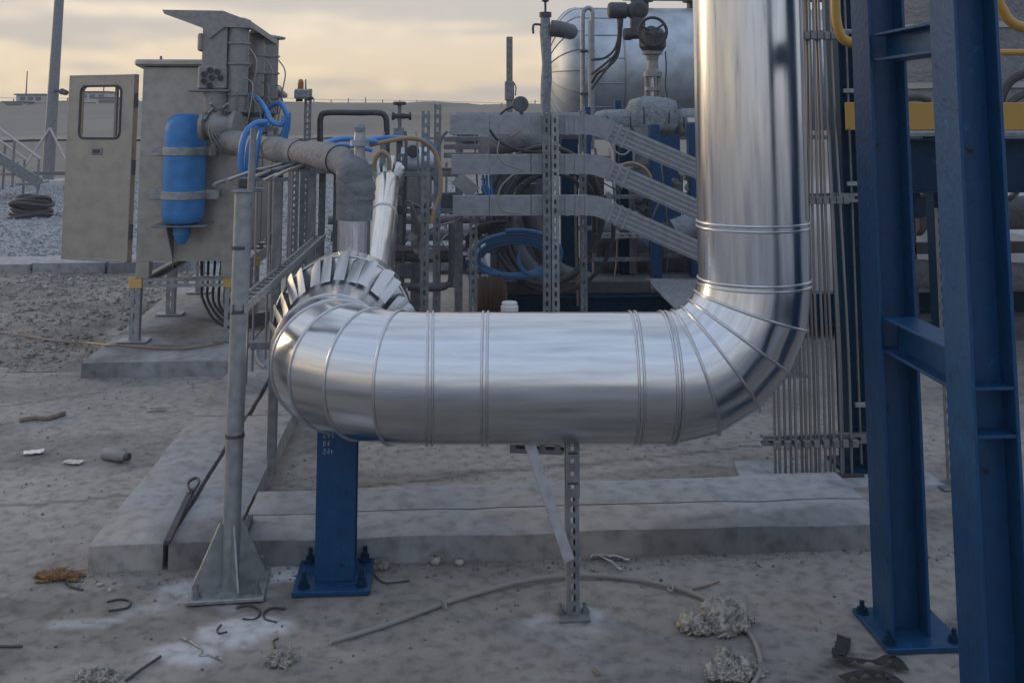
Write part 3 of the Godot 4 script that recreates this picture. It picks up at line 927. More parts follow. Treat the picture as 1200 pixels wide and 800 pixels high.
func tube_bundle() -> void:
	var z := -4.73
	var t := thing("tube_bundle", "bundle of thin stainless tubes standing upright behind the silver riser", "tubing", Vector3(1.72, 0.0, z))
	var xs := [1.535, 1.553, 1.585, 1.608, 1.628, 1.662, 1.678, 1.696, 1.724, 1.738, 1.762, 1.792, 1.806, 1.834, 1.850, 1.884]
	for k in xs.size():
		var x: float = xs[k]
		var zz := z + 0.012 * sin(k * 2.1)
		# the tubes draw together towards the top
		var path := [Vector3(x, 0.02, zz), Vector3(x + 0.004, 0.5, zz), Vector3(lerp(x, 1.78, 0.05), 1.0, zz), Vector3(lerp(x, 1.79, 0.22), 1.6, zz), Vector3(lerp(x, 1.80, 0.34), 2.2, zz), Vector3(lerp(x, 1.80, 0.38), 3.2, zz)]
		build("tube", Shape.new().run(path, 0.0066, 8, 4), M.stainless, t)
	for h in [0.155, 1.225, 1.98]:
		var x0 := 1.49 if h < 1.0 else 1.58
		var bar_ := Shape.new()
		strut(bar_, Vector3(x0, h + 0.012, z - 0.022), Vector3(2.0, h + 0.012, z - 0.022), Vector3(0, 0, 1), 0.041, 0.03)
		var rail := build("clamp_rail", bar_, M.galv_dark, t)
		for k in 9:
			var xa: float = 1.545 + k * 0.044 if h < 1.0 else 1.64 + k * 0.032
			build("tube_clamp", Shape.new().cube(Vector3(xa - 0.014, h - 0.012, z + 0.004), Vector3(xa + 0.014, h + 0.022, z + 0.026), 0.002), M.galv_dark, rail)
	build("foot_rail", Shape.new().cube(Vector3(1.50, 0.019, z - 0.02), Vector3(1.93, 0.026, z + 0.03)), M.rubber, t)

# ---------------------------------------------------------------- valve cabinet and what hangs on it
func cabinet() -> void:
	var zf := -7.39; var zb := -9.42
	var xl := -1.998; var xr := -1.340
	var t := thing("valve_cabinet", "grey steel control cabinet on slotted channel legs with its windowed door swung open", "cabinet", Vector3((xl + xr) * 0.5, 0.1, (zf + zb) * 0.5))
	var y0 := 0.637; var yt := 1.953; var yp := 0.524
	var body := Shape.new()
	# folded sheet shell with a sloping top
	var slope := 0.17
	body.quad(Vector3(xl, y0, zf), Vector3(xr, y0, zf), Vector3(xr, yt, zf), Vector3(xl, yt, zf), Vector3(0, 0, 1))
	body.quad(Vector3(xl, y0, zb), Vector3(xr, y0, zb), Vector3(xr, yt - slope, zb), Vector3(xl, yt - slope, zb), Vector3(0, 0, -1))
	body.quad(Vector3(xr, y0, zf), Vector3(xr, y0, zb), Vector3(xr, yt - slope, zb), Vector3(xr, yt, zf), Vector3(1, 0, 0))
	body.quad(Vector3(xl, y0, zf), Vector3(xl, y0, zb), Vector3(xl, yt - slope, zb), Vector3(xl, yt, zf), Vector3(-1, 0, 0))
	body.quad(Vector3(xl, y0, zf), Vector3(xr, y0, zf), Vector3(xr, y0, zb), Vector3(xl, y0, zb), Vector3(0, -1, 0))
	body.quad(Vector3(xl, yt, zf), Vector3(xr, yt, zf), Vector3(xr, yt - slope, zb), Vector3(xl, yt - slope, zb), Vector3(0, 1, 0))
	build("shell", body, M.cabinet, t)
	var rf := Shape.new()
	var rot := Basis(Vector3.RIGHT, -atan2(slope, zf - zb))
	rf.box(Transform3D(rot, Vector3((xl + xr) * 0.5, yt - slope * 0.5 + 0.028, (zf + zb) * 0.5)), Vector3(xr - xl + 0.10, 0.045, zf - zb + 0.12), 0.012)
	build("roof", rf, M.cabinet, t)
	build("lifting_eye", Shape.new().rod(Vector3(xl + 0.09, yt + 0.03, zf - 0.1), Vector3(xl + 0.09, yt + 0.085, zf - 0.1), 0.012, 0.008, 10), M.galv_dark, t)
	build("lifting_eye", Shape.new().rod(Vector3(xr - 0.06, yt - 0.12, zb + 0.1), Vector3(xr - 0.06, yt - 0.065, zb + 0.1), 0.012, 0.008, 10), M.galv_dark, t)
	# plinth feet
	for x in [xl + 0.045, xr - 0.045]:
		for z in [zf - 0.045, zb + 0.045]:
			var pl := Shape.new().cube(Vector3(x - 0.045, yp, z - 0.045), Vector3(x + 0.045, y0, z + 0.045), 0.003)
			build("plinth_foot", pl, M.cabinet, t)
	# seams of the side panels
	for z in [zf - 0.52, zf - 1.02, zf - 1.52]:
		build("side_panel", Shape.new().cube(Vector3(xr, y0 + 0.03, z - 0.47), Vector3(xr + 0.012, yt - 0.28, z - 0.02), 0.004), M.cabinet, t)
	# frame of slotted channel under it
	var fr := Shape.new()
	strut(fr, Vector3(xl + 0.05, yp - 0.03, zf - 0.01), Vector3(xr - 0.05, yp - 0.03, zf - 0.01), Vector3(0, 0, 1), 0.06, 0.04, 0.09, 0.055)
	strut(fr, Vector3(xl + 0.05, yp - 0.03, zb), Vector3(xr - 0.05, yp - 0.03, zb), Vector3(0, 0, 1), 0.06, 0.04, 0.09, 0.055)
	strut(fr, Vector3(xr - 0.02, yp - 0.03, zf - 0.05), Vector3(xr - 0.02, yp - 0.03, zb), Vector3(1, 0, 0), 0.06, 0.04, 0.09, 0.055)
	strut(fr, Vector3(xl + 0.02, yp - 0.03, zf - 0.05), Vector3(xl + 0.02, yp - 0.03, zb), Vector3(-1, 0, 0), 0.06, 0.04, 0.09, 0.055)
	build("base_frame", fr, M.galv, t)
	for x in [xl + 0.0, xr - 0.03]:
		for z in [zf - 0.02, zf - 1.0, zb + 0.02]:
			var lg := Shape.new()
			strut(lg, Vector3(x, 0.116, z), Vector3(x, yp - 0.06, z), Vector3(0, 0, 1), 0.065, 0.06, 0.09, 0.05)
			var l := build("leg", lg, M.galv, t)
			build("foot_plate", Shape.new().cube(Vector3(x - 0.10, 0.104, z - 0.09), Vector3(x + 0.10, 0.116, z + 0.05), 0.002), M.galv, l)
			build("end_cap", Shape.new().cube(Vector3(x - 0.045, yp - 0.067, z - 0.01), Vector3(x + 0.045, yp + 0.008, z + 0.016), 0.004), M.yellow_cap, l)
	# door standing open beside the front
	var dl := Vector3(-2.559, 0, -7.62); var dr := Vector3(-2.043, 0, -7.375)
	var yb := 0.634; var ydt := 1.903
	var dx := (dr - dl).normalized()
	var dn := dx.cross(Vector3.UP)
	var W := dl.distance_to(dr); var Hh := ydt - yb
	var xf := Transform3D(Basis(dx, Vector3.UP, dn), dl + Vector3(0, yb, 0))
	var wx0 := W * 0.20; var wx1 := W * 0.80; var wy0 := Hh * 0.66; var wy1 := Hh * 0.935
	var dshape := Shape.new()
	for q in [[0.0, 0.0, W, wy0], [0.0, wy1, W, Hh], [0.0, wy0, wx0, wy1], [wx1, wy0, W, wy1]]:
		dshape.box(Transform3D(xf.basis, xf * Vector3((q[0] + q[2]) * 0.5, (q[1] + q[3]) * 0.5, 0)), Vector3(q[2] - q[0], q[3] - q[1], 0.03))
	var door := build("door", dshape, M.cabinet, t)
	var edge := Shape.new()
	for q in [[0.0, 0.0, W, 0.012], [0.0, Hh - 0.012, W, Hh], [0.0, 0.0, 0.012, Hh], [W - 0.012, 0.0, W, Hh]]:
		edge.box(Transform3D(xf.basis, xf * Vector3((q[0] + q[2]) * 0.5, (q[1] + q[3]) * 0.5, -0.008)), Vector3(q[2] - q[0] + 0.004, q[3] - q[1] + 0.004, 0.05), 0.003)
	build("edge_fold", edge, M.cabinet, door)
	var gasket := []
	var rr := 0.035
	for qd in [[wx1 - rr, wy1 - rr, 0.0], [wx0 + rr, wy1 - rr, PI / 2], [wx0 + rr, wy0 + rr, PI], [wx1 - rr, wy0 + rr, PI * 1.5]]:
		for k in 5:
			var a: float = qd[2] + PI / 2 * k / 4.0
			gasket.append(xf * Vector3(qd[0] + cos(a) * (rr + 0.006), qd[1] + sin(a) * (rr + 0.006), 0.016))
	build("window_frame", Shape.new().tube(gasket, 0.009, 8, true), M.dark, door)
	var corner := Shape.new()
	for qd in [[wx1, wy1, -1, -1], [wx0, wy1, 1, -1], [wx0, wy0, 1, 1], [wx1, wy0, -1, 1]]:
		var po := PackedVector2Array([Vector2(qd[0], qd[1])])
		for k in 5:
			var a := PI / 2 * k / 4.0
			po.append(Vector2(qd[0] + qd[2] * rr * (1.0 - sin(a)), qd[1] + qd[3] * rr * (1.0 - cos(a))))
		corner.plate(xf, po, 0.028)
	build("window_corner", corner, M.cabinet, door)
	build("window_stay", Shape.new().box(Transform3D(xf.basis, xf * Vector3(wx1 - 0.07, (wy0 + wy1) * 0.5, -0.03)), Vector3(0.018, wy1 - wy0, 0.02)), M.galv_dark, door)
	build("latch", Shape.new().box(Transform3D(xf.basis, xf * Vector3(W * 0.48, Hh * 0.585, 0.017)), Vector3(0.095, 0.05, 0.012), 0.004), M.actuator, door)
	build("latch_recess", Shape.new().box(Transform3D(xf.basis, xf * Vector3(W * 0.48, Hh * 0.585, 0.025)), Vector3(0.06, 0.026, 0.006), 0.002), M.dark, door)
	for h in [0.16, 0.5, 0.86]:
		build("hinge", Shape.new().rod(xf * Vector3(W + 0.014, Hh * h - 0.05, 0.0), xf * Vector3(W + 0.014, Hh * h + 0.05, 0.0), 0.011, 0.011, 10), M.dark, t)
	# drip rail and stay on the front
	build("cable_stay", Shape.new().run([Vector3(-1.687, 0.520, -7.370), Vector3(-1.555, 0.537, -7.360), Vector3(-1.356, 0.535, -7.360)], 0.006, 6, 4), M.galv, t)
	# cables dropping out of the underside
	for k in 6:
		var bx: float = lerp(xl + 0.35, xr - 0.1, k / 5.0)
		var cb := Shape.new()
		cb.run([Vector3(bx, y0 + 0.01, zf - 0.4 - 0.05 * k), Vector3(bx + 0.01, yp - 0.1, zf - 0.4), Vector3(bx + 0.04, 0.34 - 0.02 * k, zf - 0.3), Vector3(bx + 0.16, 0.18 + 0.01 * k, zf - 0.25), Vector3(xr + 0.05, 0.135 + 0.012 * k, zf - 0.3 - 0.02 * k), Vector3(xr + 0.35, 0.128, zf - 0.9 - 0.05 * k)], 0.010, 7, 5)
		build("drop_cable", cb, M.rubber, t)

	# blue gas bottle strapped to the front
	var cx := -1.651
	var yb0 := 0.911; var yb1 := 1.634
	var br := 0.138
	var o := Vector3(cx, yb0, zf + 0.20)
	var g := thing("gas_bottle", "bright blue pressure bottle strapped upright to the cabinet front", "pressure vessel", o)
	var Lb := yb1 - yb0
	build("body", Shape.new().lathe(o, Vector3.UP, [Vector2(br * 0.75, 0.0), Vector2(br * 0.93, 0.02), Vector2(br, 0.07), Vector2(br, Lb - 0.13), Vector2(br * 0.96, Lb - 0.08), Vector2(br * 0.82, Lb - 0.035), Vector2(br * 0.55, Lb - 0.008), Vector2(br * 0.2, Lb)], 36, true), M.blue_tank, g)
	build("outlet", Shape.new().lathe(o + Vector3(0, -0.1, 0), Vector3.UP, [Vector2(0.02, -0.04), Vector2(0.045, 0.0), Vector2(0.06, 0.03), Vector2(0.06, 0.1)], 16), M.blue_tank, g)
	for h in [1.096 - yb0, 1.384 - yb0]:
		var st := Shape.new()
		st.lathe(o + Vector3(0, h - 0.027, 0), Vector3.UP, [Vector2(br + 0.004, 0), Vector2(br + 0.007, 0.004), Vector2(br + 0.007, 0.05), Vector2(br + 0.004, 0.054)], 36)
		build("strap", st, M.galv, g)
		for s in [-1.0, 1.0]:
			build("clamp_ear", Shape.new().cube(o + Vector3(s * (br + 0.045) - 0.045, h - 0.034, -0.045), o + Vector3(s * (br + 0.045) + 0.045, h + 0.034, -0.02), 0.004), M.galv, g)
			build("clamp_arm", Shape.new().cube(o + Vector3(s * (br + 0.05) - 0.02, h - 0.03, -0.19), o + Vector3(s * (br + 0.05) + 0.02, h + 0.03, -0.045), 0.003), M.galv, g)
	build("shelf_bracket", Shape.new().cube(o + Vector3(-br - 0.04, -0.02, -0.19), o + Vector3(br + 0.03, -0.008, 0.1), 0.003), M.galv_dark, g)
	build("bracket_rib", Shape.new().plate(Transform3D(Basis(Vector3(0, 0, 1), Vector3.UP, Vector3(-1, 0, 0)), o + Vector3(-br + 0.04, -0.02, -0.19)), PackedVector2Array([Vector2(0, 0), Vector2(0.22, 0), Vector2(0.02, -0.22), Vector2(0, -0.3)]), 0.006), M.galv_dark, g)

func actuators() -> void:
	# three upright actuators in a row along the cabinet, a folded hood over them
	var x := -1.286
	for k in 3:
		var o := Vector3(x + 0.01 * k, 1.56, -7.0 - 0.6 * k)
		var top: float = [2.235, 2.18, 2.215][k] - 1.56
		var t := thing("valve_actuator", ["tall grey cylinder actuator standing over the wrapped pipe, under the hood's front", "grey cylinder actuator between the front one and the flat capped one", "grey cylinder actuator with a wide flat cap, farthest along the cabinet"][k], "actuator", o, "actuators under the hood")
		var r := 0.07
		build("cylinder", Shape.new().lathe(o, Vector3.UP, [Vector2(r, 0.08), Vector2(r, top)], 24), M.actuator, t)
		for h in [0.08, 0.19, top * 0.58, top * 0.78]:
			build("flange_ring", Shape.new().lathe(o + Vector3(0, h, 0), Vector3.UP, [Vector2(r + 0.002, 0), Vector2(r + 0.012, 0.003), Vector2(r + 0.012, 0.014), Vector2(r + 0.002, 0.017)], 24), M.actuator, t)
		build("end_cap", Shape.new().lathe(o + Vector3(0, top, 0), Vector3.UP, [Vector2(r + (0.05 if k == 2 else 0.01), 0), Vector2(r + (0.05 if k == 2 else 0.01), 0.014), Vector2(r * 0.6, 0.03)], 24), M.actuator, t)
		for a in 6:
			var q := Vector3(cos(a * TAU / 6 + 0.3), 0, sin(a * TAU / 6 + 0.3)) * (r + 0.014)
			build("tie_rod", Shape.new().rod(o + q + Vector3(0, 0.08, 0), o + q + Vector3(0, 0.21, 0), 0.006, 0.006, 6), M.galv_dark, t)
		build("yoke", Shape.new().lathe(o + Vector3(0, -0.06, 0), Vector3.UP, [Vector2(0.085, 0), Vector2(0.085, 0.03), Vector2(0.05, 0.06), Vector2(0.045, 0.11), Vector2(0.08, 0.14)], 16), M.galv_dark, t)
		build("valve_body", Shape.new().lathe(o + Vector3(-0.14, -0.13, 0.0), Vector3.RIGHT, [Vector2(0.085, 0), Vector2(0.085, 0.03), Vector2(0.06, 0.04), Vector2(0.075, 0.14), Vector2(0.06, 0.24), Vector2(0.085, 0.25), Vector2(0.085, 0.28)], 20), M.actuator, t)
		build("pressure_line", Shape.new().run([o + Vector3(0.075, top * 0.75, 0.02), o + Vector3(0.13, top * 0.6, 0.03), o + Vector3(0.11, 0.2, 0.04), o + Vector3(0.16, 0.05, 0.02), o + Vector3(0.10, -0.1, 0.03)], 0.005, 6, 5), M.stainless, t)
		build("pressure_line", Shape.new().run([o + Vector3(0.06, 0.3, 0.06), o + Vector3(0.12, 0.25, 0.1), o + Vector3(0.09, 0.0, 0.12), o + Vector3(0.03, -0.2, 0.12)], 0.005, 6, 5), M.stainless, t)
		if k < 2:
			build("bracket", Shape.new().cube(o + Vector3(-0.19, 0.38, -0.03), o + Vector3(-0.065, 0.42, 0.03), 0.004), M.actuator, t)
	# hood
	var h := thing("actuator_hood", "folded grey sheet metal hood reaching out over the row of actuators", "hood", Vector3(x, 2.3, -7.4))
	var prof := PackedVector2Array([Vector2(-1.767, 2.307), Vector2(-1.376, 2.304), Vector2(-1.186, 2.232), Vector2(-1.186, 2.192), Vector2(-1.362, 2.197), Vector2(-1.460, 2.118), Vector2(-1.506, 2.190), Vector2(-1.594, 2.223), Vector2(-1.750, 2.279)])
	var hs := Shape.new()
	hs.plate(Transform3D(Basis(), Vector3(0, 0, -6.92)), prof, 0.012)
	build("end_plate", hs, M.actuator, h)
	hs = Shape.new()
	hs.plate(Transform3D(Basis(), Vector3(0.02, -0.04, -7.92)), PackedVector2Array([prof[1], prof[2], prof[3], prof[4], prof[5], prof[6]]), 0.012)
	build("end_plate", hs, M.actuator, h)
	var top_ := Shape.new()
	var sl := Vector3(0.02, -0.04, -1.00)
	var e := [Vector3(prof[0].x, prof[0].y, -6.93), Vector3(prof[1].x, prof[1].y, -6.93), Vector3(prof[2].x, prof[2].y, -6.93), Vector3(prof[3].x, prof[3].y, -6.93)]
	for k in 3:
		var q0: Vector3 = e[k]; var q1: Vector3 = e[k + 1]
		var s0: Vector3 = q0 + (Vector3(0.28, -0.01, -0.42) if k == 0 else sl)
		top_.sheet([PackedVector3Array([q0, q1]), PackedVector3Array([s0, q1 + sl])], 0.006)
	build("top_sheet", top_, M.actuator, h)
	var post := Shape.new()
	post.cube(Vector3(-1.506, 1.799, -7.02), Vector3(-1.346, 2.207, -6.935), 0.004)
	build("post", post, M.actuator, h)
	build("switch_box", Shape.new().cube(Vector3(-1.535, 2.039, -7.02), Vector3(-1.502, 2.156, -6.92), 0.01), M.actuator, h)
	# manifold block below it
	var mx0 := -1.527; var mx1 := -1.341
	var o := Vector3((mx0 + mx1) * 0.5, 1.62, -6.98)
	var m := thing("valve_manifold", "grey manifold block with round ports beside the front actuator", "valve", o)
	var y1 := 1.944; var y2 := 1.788
	build("block", Shape.new().cube(Vector3(mx0, y2, -7.06), Vector3(mx1, y1, -6.92), 0.012), M.actuator, m)
	for k in 7:
		var a := TAU * k / 7
		var c := Vector3((mx0 + mx1) * 0.5 + cos(a) * 0.055, (y1 + y2) * 0.5 + sin(a) * 0.05, -6.915)
		if k == 6: c = Vector3((mx0 + mx1) * 0.5, (y1 + y2) * 0.5, -6.915)
		build("port", Shape.new().lathe(c, Vector3(0, 0, 1), [Vector2(0.020, -0.006), Vector2(0.020, 0.012), Vector2(0.012, 0.014), Vector2(0.010, 0.006)], 12), M.dark, m)
	build("flange", Shape.new().cube(Vector3(mx0 - 0.05, y2 - 0.014, -7.08), Vector3(mx1 + 0.02, y2, -6.89), 0.003), M.galv_dark, m)
	build("neck", Shape.new().rod(Vector3(o.x + 0.02, y2 - 0.014, -6.99), Vector3(o.x + 0.02, 1.639, -6.99), 0.085, 0.08, 20), M.actuator, m)
	var vb := Shape.new()
	vb.lathe(Vector3(-1.368, 1.551, -6.860) , Vector3(1, 0, 0.2), [Vector2(0.06, -0.11), Vector2(0.095, -0.105), Vector2(0.095, -0.08), Vector2(0.065, -0.07), Vector2(0.10, 0.0), Vector2(0.07, 0.09), Vector2(0.10, 0.1), Vector2(0.10, 0.13)], 22)
	build("valve_body", vb, M.actuator, m)
	for k in 9:
		var c := Vector3(-1.384, 1.627, -6.820) + Vector3(0.07 * cos(k * 0.8), 0.04 * sin(k * 1.3), 0.03 * sin(k * 2.2))
		build("fitting", Shape.new().rod(c, c + Vector3(0.04 * sin(k * 1.7), 0.03, 0.03 * cos(k)), 0.012, 0.012, 8), M.galv_dark, m)
	for k in 5:
		build("impulse_line", Shape.new().run([Vector3(-1.411, 1.595, -6.800), Vector3(-1.415, 1.519, -6.780) + Vector3(0.015 * k, 0, 0), Vector3(-1.380, 1.434, -6.780) + Vector3(0.02 * k, 0.01 * k, 0), Vector3(-1.340, 1.390, -6.800) + Vector3(0.01 * k, 0, 0)], 0.0045, 6, 5), M.stainless, m)

func hose(called: String, label: String, cat: String, group: String, pts: Array, r: float, m: Material, each := 7, s := 9) -> Node3D:
	var path := Shape.curve(pts, each)
	var o := build(called, Shape.new().tube(path, r, s), m, self, pts[0])
	return tag(o, label, cat, group)

func blue_hoses() -> void:
	var gp := "blue hoses at the cabinet"
	hose("blue_hose", "thick bright blue hose arching down in front of the wrapped pipe by the cabinet", "hose", gp, [Vector3(-0.933, 1.581, -6.000), Vector3(-0.981, 1.576, -5.950), Vector3(-1.023, 1.534, -5.900), Vector3(-1.045, 1.446, -5.880), Vector3(-1.046, 1.339, -5.880), Vector3(-1.024, 1.259, -5.900)], 0.017, M.hose_blue)
	hose("blue_hose", "blue hose running just inside the outer arch by the cabinet", "hose", gp, [Vector3(-0.930, 1.566, -6.050), Vector3(-0.970, 1.557, -6.000), Vector3(-0.998, 1.510, -5.950), Vector3(-1.019, 1.426, -5.920), Vector3(-1.020, 1.314, -5.920), Vector3(-1.000, 1.252, -5.950)], 0.014, M.hose_blue)
	hose("blue_hose", "straight blue hose dropping behind the galvanised post head", "hose", gp, [Vector3(-0.976, 1.547, -6.100), Vector3(-0.990, 1.450, -6.080), Vector3(-0.997, 1.331, -6.060), Vector3(-1.005, 1.250, -6.060)], 0.014, M.hose_blue)
	hose("blue_hose", "blue hose crossing up between the actuator feet", "hose", gp, [Vector3(-1.227, 1.767, -7.200), Vector3(-1.136, 1.717, -7.000), Vector3(-1.074, 1.650, -6.900), Vector3(-1.032, 1.584, -6.850), Vector3(-0.960, 1.562, -6.800), Vector3(-0.945, 1.616, -6.800)], 0.016, M.hose_blue)
	hose("blue_hose", "blue hose bending over beside the far cabinet panels", "hose", gp, [Vector3(-1.159, 1.641, -7.300), Vector3(-1.088, 1.686, -7.200), Vector3(-1.024, 1.703, -7.150), Vector3(-0.976, 1.640, -7.100), Vector3(-0.969, 1.583, -7.100), Vector3(-0.995, 1.493, -7.100)], 0.017, M.hose_blue)
	hose("blue_hose", "pale blue hose hanging straight beside the far cabinet panels", "hose", gp, [Vector3(-1.005, 1.641, -7.400), Vector3(-1.004, 1.565, -7.400), Vector3(-1.019, 1.476, -7.400), Vector3(-1.029, 1.388, -7.400)], 0.022, M.hose_blue)
	var g2 := "blue hoses laid over the riser head"
	hose("blue_hose", "blue hose lying over the wrapped pipe towards the riser head", "hose", g2, [Vector3(-0.579, 1.432, -5.400), Vector3(-0.543, 1.473, -5.500), Vector3(-0.486, 1.493, -5.600), Vector3(-0.404, 1.490, -5.700), Vector3(-0.309, 1.474, -5.800)], 0.015, M.hose_blue)
	hose("blue_hose", "lower blue hose looping beside the riser head", "hose", g2, [Vector3(-0.567, 1.422, -5.450), Vector3(-0.521, 1.455, -5.500), Vector3(-0.464, 1.462, -5.550), Vector3(-0.387, 1.452, -5.600), Vector3(-0.315, 1.434, -5.600)], 0.012, M.hose_blue)
	hose("blue_hose", "long blue hose stretching past the riser head to the slotted posts", "hose", g2, [Vector3(-0.361, 1.482, -5.900), Vector3(-0.247, 1.494, -6.000), Vector3(-0.129, 1.487, -6.100), Vector3(-0.021, 1.465, -6.200), Vector3(0.030, 1.369, -6.250), Vector3(0.046, 1.244, -6.250), Vector3(0.038, 1.046, -6.250)], 0.013, M.hose_blue)
	hose("tan_hose", "tan hose arching from the riser head over and down the slotted post", "hose", "", [Vector3(-0.345, 1.456, -5.800), Vector3(-0.264, 1.473, -5.850), Vector3(-0.148, 1.491, -5.900), Vector3(-0.063, 1.480, -5.950), Vector3(0.009, 1.421, -6.000), Vector3(0.044, 1.325, -6.000), Vector3(0.050, 1.187, -6.000), Vector3(0.022, 1.092, -6.000), Vector3(0.003, 1.011, -6.000)], 0.013, M.hose_tan)
	hose("tan_hose", "short tan hose loop beside the riser head", "hose", "", [Vector3(-0.298, 1.337, -5.400), Vector3(-0.286, 1.397, -5.400), Vector3(-0.256, 1.431, -5.400), Vector3(-0.221, 1.405, -5.400), Vector3(-0.216, 1.337, -5.400)], 0.012, M.hose_tan)

func tube_rack() -> void:
	# tubes carried on the galvanised post, running back along the cabinet
	var o := Vector3(-0.68, 1.33, -3.85)
	var t := thing("tube_rack", "rack of small tubes running back from the galvanised post head", "tubing", o)
	for k in 6:
		var x := -0.80 + 0.035 * k
		var y := 1.365 + 0.012 * (k % 2)
		build("tube", Shape.new().run([Vector3(x + 0.02, y, -3.86 - 0.05 * k), Vector3(x, y, -4.6), Vector3(x + 0.01 * sin(k), y - 0.005, -5.3), Vector3(x + 0.02, y, -6.4 - 0.1 * k)], 0.0075, 8, 4), M.stainless if k % 3 else M.galv_dark, t)
	for z in [-3.9, -4.6, -5.4, -6.2]:
		build("crossbar", Shape.new().cube(Vector3(-0.81 if z < -4.0 else -0.70, 1.335, z - 0.015), Vector3(-0.61, 1.35, z + 0.015), 0.002), M.galv_dark, t)
		build("clamp", Shape.new().cube(Vector3(-0.76 if z < -4.0 else -0.70, 1.35, z - 0.02), Vector3(-0.64, 1.385, z + 0.012), 0.004), M.dark, t)
	for z in [-4.9, -6.3]:
		build("drop_post", Shape.new().cube(Vector3(-0.72, 0.1, z - 0.02), Vector3(-0.68, 1.34, z + 0.02), 0.002), M.galv_dark, t)
	for k in 8:
		var z := -4.55 - 0.23 * k
		build("drop_tube", Shape.new().rod(Vector3(-0.79 - 0.012 * (k % 3), 0.45, z), Vector3(-0.79 - 0.012 * (k % 3), 1.36, z), 0.006, 0.006, 7), M.stainless, t)
	# light ladder rail below
	var a := Vector3(-0.671, 0.939, -3.800); var b := Vector3(-0.661, 0.896, -6.450)
	var r := thing("ladder_rail", "pale galvanised ladder rail running back level from the round post", "cable ladder", a)
	for s in [-1.0, 1.0]:
		build("side_rail", Shape.new().bar(a + Vector3(s * 0.024, 0, 0), b + Vector3(s * 0.024, 0, 0), 0.008, 0.03, Vector3.UP, 0.001), M.galv, r)
	var L := a.distance_to(b)
	for k in 26:
		var p := a.lerp(b, (k + 0.5) / 26.0)
		build("rung", Shape.new().cube(p + Vector3(-0.021, -0.008, -0.011), p + Vector3(0.021, 0.006, 0.011), 0.001), M.galv, r)
	for f in [0.33, 0.62, 0.95]:
		var p := a.lerp(b, f)
		build("leg", Shape.new().cube(Vector3(p.x - 0.015, 0.1, p.z - 0.015), Vector3(p.x + 0.015, p.y - 0.015, p.z + 0.015), 0.001), M.galv_dark, r)
		build("foot_bar", Shape.new().cube(Vector3(p.x - 0.1, 0.62, p.z - 0.02), Vector3(p.x + 0.2, 0.65, p.z + 0.02), 0.002), M.galv_dark, r)

